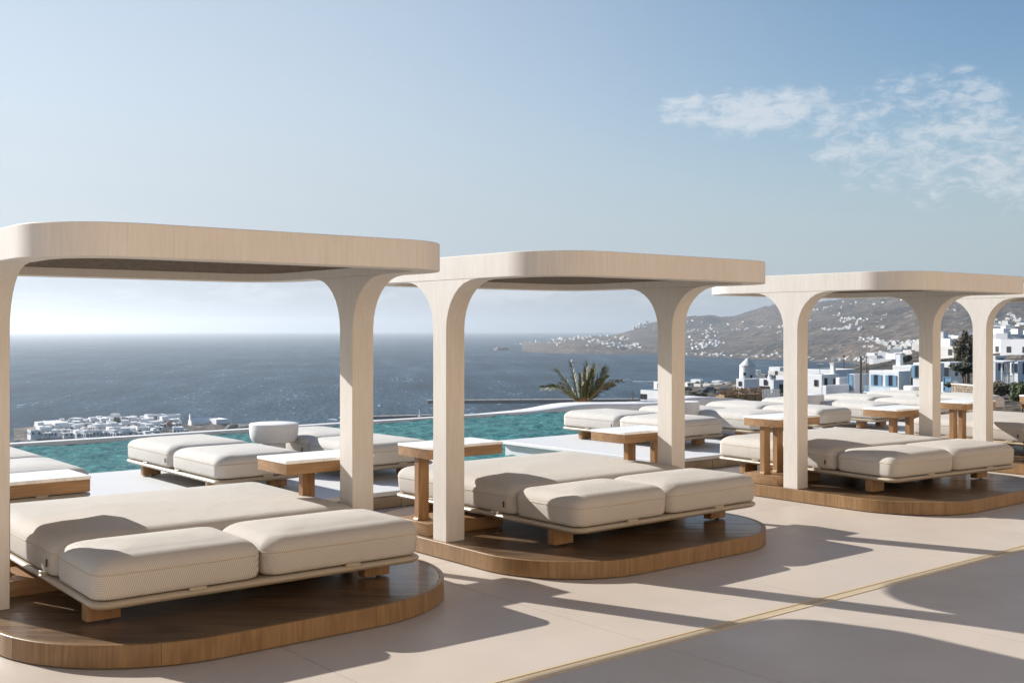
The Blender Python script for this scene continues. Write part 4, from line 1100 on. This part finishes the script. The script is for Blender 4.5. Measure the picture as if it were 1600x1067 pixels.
def px_tree(px, py_base, py_top, wpx, D, *a, **k):
    zb, zt = zrow(py_base, D), zrow(py_top, D)
    return tree(on_bearing(px, D, zb), zt - zb, wpx / 2 * D / FPX, *a, **k)
px_tree(1505, 608, 566, 40, 96, 'round dark green tree with bare forked trunk, above the stone wall', 'leafdk', clumps=34, n=170, cz=.78, flat=.42, seed=3, size=.14)
px_tree(1512, 604, 517, 40, 140, 'tall layered conifer rising behind the round tree', 'leafdry', clumps=46, n=120, cz=.66, flat=1.5, name='conifer_tree', seed=4, size=.22)
px_tree(1415, 575, 553, 22, 180, 'dark spreading pine behind the upper storey with chimney', 'leafdk', clumps=16, n=110, cz=.7, flat=.5, name='pine_tree', seed=5, size=.2)
px_tree(1484, 612, 596, 18, 88, 'small drooping palm like bush by the blue door', 'leaf', clumps=10, n=60, cz=.7, flat=.5, name='bush', cat='bush', seed=6, trunk=False, size=.16)
px_tree(1597, 632, 596, 42, 34, 'leafy bright green shrub at the right edge beside the last sunbed', 'leaf', clumps=26, n=170, cz=.55, flat=.8, name='shrub', cat='shrub', seed=7, size=.05)
px_tree(1562, 622, 598, 44, 60, 'dry twiggy grey shrub in front of the pergola', 'leafdry', clumps=20, n=90, cz=.6, flat=.6, name='shrub', cat='shrub', seed=8, size=.09)
px_tree(1600, 640, 625, 16, 27, 'pale dry thistle at the right edge below the shrub', 'straw', clumps=8, n=60, cz=.5, flat=.8, name='thistle', cat='plant', seed=9, trunk=False, size=.04)
px_tree(183, 676, 651, 18, 668, 'dark tree among the roofs of the old town', 'leafdk', clumps=16, n=90, cz=.62, flat=1., seed=10, size=.6)
px_tree(172, 667, 653, 16, 700, 'smaller dark tree left of the town tree', 'leafdk', clumps=10, n=70, cz=.62, flat=.8, seed=11, size=.6)
# bushes scattered on the village slope, alike and small
def bush_set(pts, label, group, m, w, seed):
    r = random.Random(seed); proto = None
    for px, py, D in pts:
        zb = zrow(py, D); rad = w * r.uniform(.7, 1.3)
        if proto is None:
            g = G(); 
            for i in range(7):
                a = r.uniform(0, 6.28); leafball(g, (.55 * math.cos(a), .55 * math.sin(a), .35 + r.uniform(-.1, .25)), .5, .4, 60, .13, r)
            o = g.obj('bush', m, smooth=0); proto = o
        else:
            o = proto.copy(); COL.objects.link(o)
        o.location = on_bearing(px, D, zb); k_ = rad; o.scale = (k_, k_, k_ * r.uniform(.7, 1.1)); o.rotation_euler = (0, 0, r.uniform(0, 6)); tag(o, label, 'bush', group)
r = random.Random(77)
bush_set([(1077 + 9 * i + r.uniform(-4, 4), 603 + r.uniform(-3, 2), 390) for i in range(9)] + [(1186, 592, 420), (1195, 590, 430), (1213, 590, 430), (1205, 591, 400)], 'dark round bush along the shore by the windmill', 'bushes by the windmill', 'leafdk', 1.7, 1)
bush_set([(x + r.uniform(-4, 4), y + r.uniform(-3, 3), D) for x, y, D in [(1556, 529, 680), (1570, 526, 740), (1590, 534, 580), (1567, 537, 560), (1400, 574, 400), (1412, 571, 420), (1428, 570, 420), (1392, 578, 430), (1476, 566, 330), (1492, 560, 370), (1500, 554, 450), (1512, 562, 340), (1489, 546, 560), (1515, 541, 620),
          (1560, 536, 580), (1572, 536, 580), (1582, 537, 570), (1593, 535, 580), (1566, 546, 460), (1579, 547, 450), (1590, 547, 450), (1558, 531, 660), (1586, 524, 760), (1600, 533, 620), (1563, 558, 370), (1597, 546, 470), (1577, 558, 370), (1604, 546, 460)]],
         'dark bush between the white houses on the right hill', 'bushes on the right hill', 'leafdk', 2.3, 2)
bush_set([(1096, 622, 130), (1083, 617, 160), (1182, 618, 150), (1215, 613, 170), (1231, 612, 165), (1075, 610, 260)], 'low dark bush among the pale walls below the windmill', 'bushes below the windmill', 'leafdk', .9, 3)
bush_set([(x + r.uniform(-5, 5), y, 604 + (684 - y) * 4.2 - 3) for x, y in [(95, 668), (120, 676), (140, 664), (160, 680), (200, 672), (212, 661), (230, 678), (246, 668), (270, 680), (290, 676), (305, 682), (205, 684), (118, 682), (80, 682), (340, 674), (186, 666)]], 'dark bush between the roofs of the old town', 'bushes in the old town', 'leafdk', 2.6, 5)
# palm behind the pool bank
D = 27.; base = on_bearing(910, D, zrow(668, D)); pal = empty('palm_tree', base); tag(pal, 'young palm with stiff upright fronds behind the pool corner', 'palm')
hz = zrow(634, D) - base.z
g = G(); g.lathe([(.15, -1), (.16, hz * .5), (.17, hz), (.15, hz + .12), (.06, hz + .22)], 14); g.obj('trunk', 'fibre', pal)
Rt = Vector((C2, -C1, 0)); Fw = Vector((C1, C2, 0))
r = random.Random(12)
fr = [(-61, -17, .0), (-38, -44, .2), (-12, -53, .2), (1, -46, -.2), (8, -52, .1), (12, -44, -.3), (16, -40, .4), (22, -50, .1), (28, -47, -.1), (36, -43, .2), (58, -27, .1), (43, -22, -.5), (24, -26, .5), (-24, -22, .6), (9, -38, .7), (31, -34, -.4), (-4, -36, -.5)]
sc_ = D / FPX
for i, (dx, dy, dp) in enumerate(fr):
    p0 = Vector((0, 0, hz)) + Rt * r.uniform(-.12, .12)
    tip = p0 + Rt * dx * sc_ + Vector((0, 0, -(dy - 14) * sc_)) + Fw * dp * .8
    droop = .03 + .14 * (abs(dx) / 60) ** 2
    pts = []
    for k in range(13):
        f = k / 12; q = p0.lerp(tip, f); q.z += math.sin(f * PI) * droop * .9 - f ** 3 * droop * .2; pts.append(q)
    g = G(); g.tube(pts, .018, 5, .004); wob = r.uniform(.8, 1.25)
    L = (tip - p0).length
    for k in range(44):
        f = .16 + .84 * k / 43; j = min(11, int(f * 12)); q = pts[j].lerp(pts[j + 1], f * 12 - j); t_ = (pts[j + 1] - pts[j]).normalized()
        s_ = t_.cross(Fw if abs(t_.dot(Fw)) < .9 else Rt).normalized(); s2_ = s_.cross(t_)
        ll = L * .25 * wob * r.uniform(.75, 1.2) * (math.sin(min(1, f * 1.25 + .1) * PI * .62) ** .8) * (1.05 - f * .55)
        for sd_ in (-1, 1):
            dirn = (s_ * sd_ * r.uniform(.38, .72) + t_ * 1.0 + s2_ * (.2 + r.uniform(-.3, .3)) + Vector((0, 0, -.12))).normalized()
            wv = t_.cross(dirn).normalized() * .015
            m_ = q + dirn * ll * .55; e_ = q + dirn * ll - Vector((0, 0, ll * .08))
            g.add([q - wv * .6, q + wv * .6, m_ + wv, e_, m_ - wv], [(0, 1, 2, 3, 4)])
    g.obj('frond', 'palm_dry' if i in (11, 13) else 'palm', pal, smooth=0)

# ------------------------------------------------------------------ the air
zmax = max(v.co.z for v in terrain.data.vertices)
hz_ = G().box(-35000, 35000, -35000, 35000, -158, max(zmax, 60) + 12).obj('haze', 'white', smooth=0); tag(hz_, kind='stuff')
hm = bpy.data.materials.new('sea_air'); hm.use_nodes = True; nt = hm.node_tree; nt.nodes.clear()
pv = nt.nodes.new('ShaderNodeVolumePrincipled'); pv.inputs['Color'].default_value = (.74, .80, .87, 1); pv.inputs['Density'].default_value = .000125; pv.inputs['Anisotropy'].default_value = .5
om = nt.nodes.new('ShaderNodeOutputMaterial'); nt.links.new(pv.outputs[0], om.inputs['Volume'])
hz_.data.materials.clear(); hz_.data.materials.append(hm); hz_.display_type = 'WIRE'
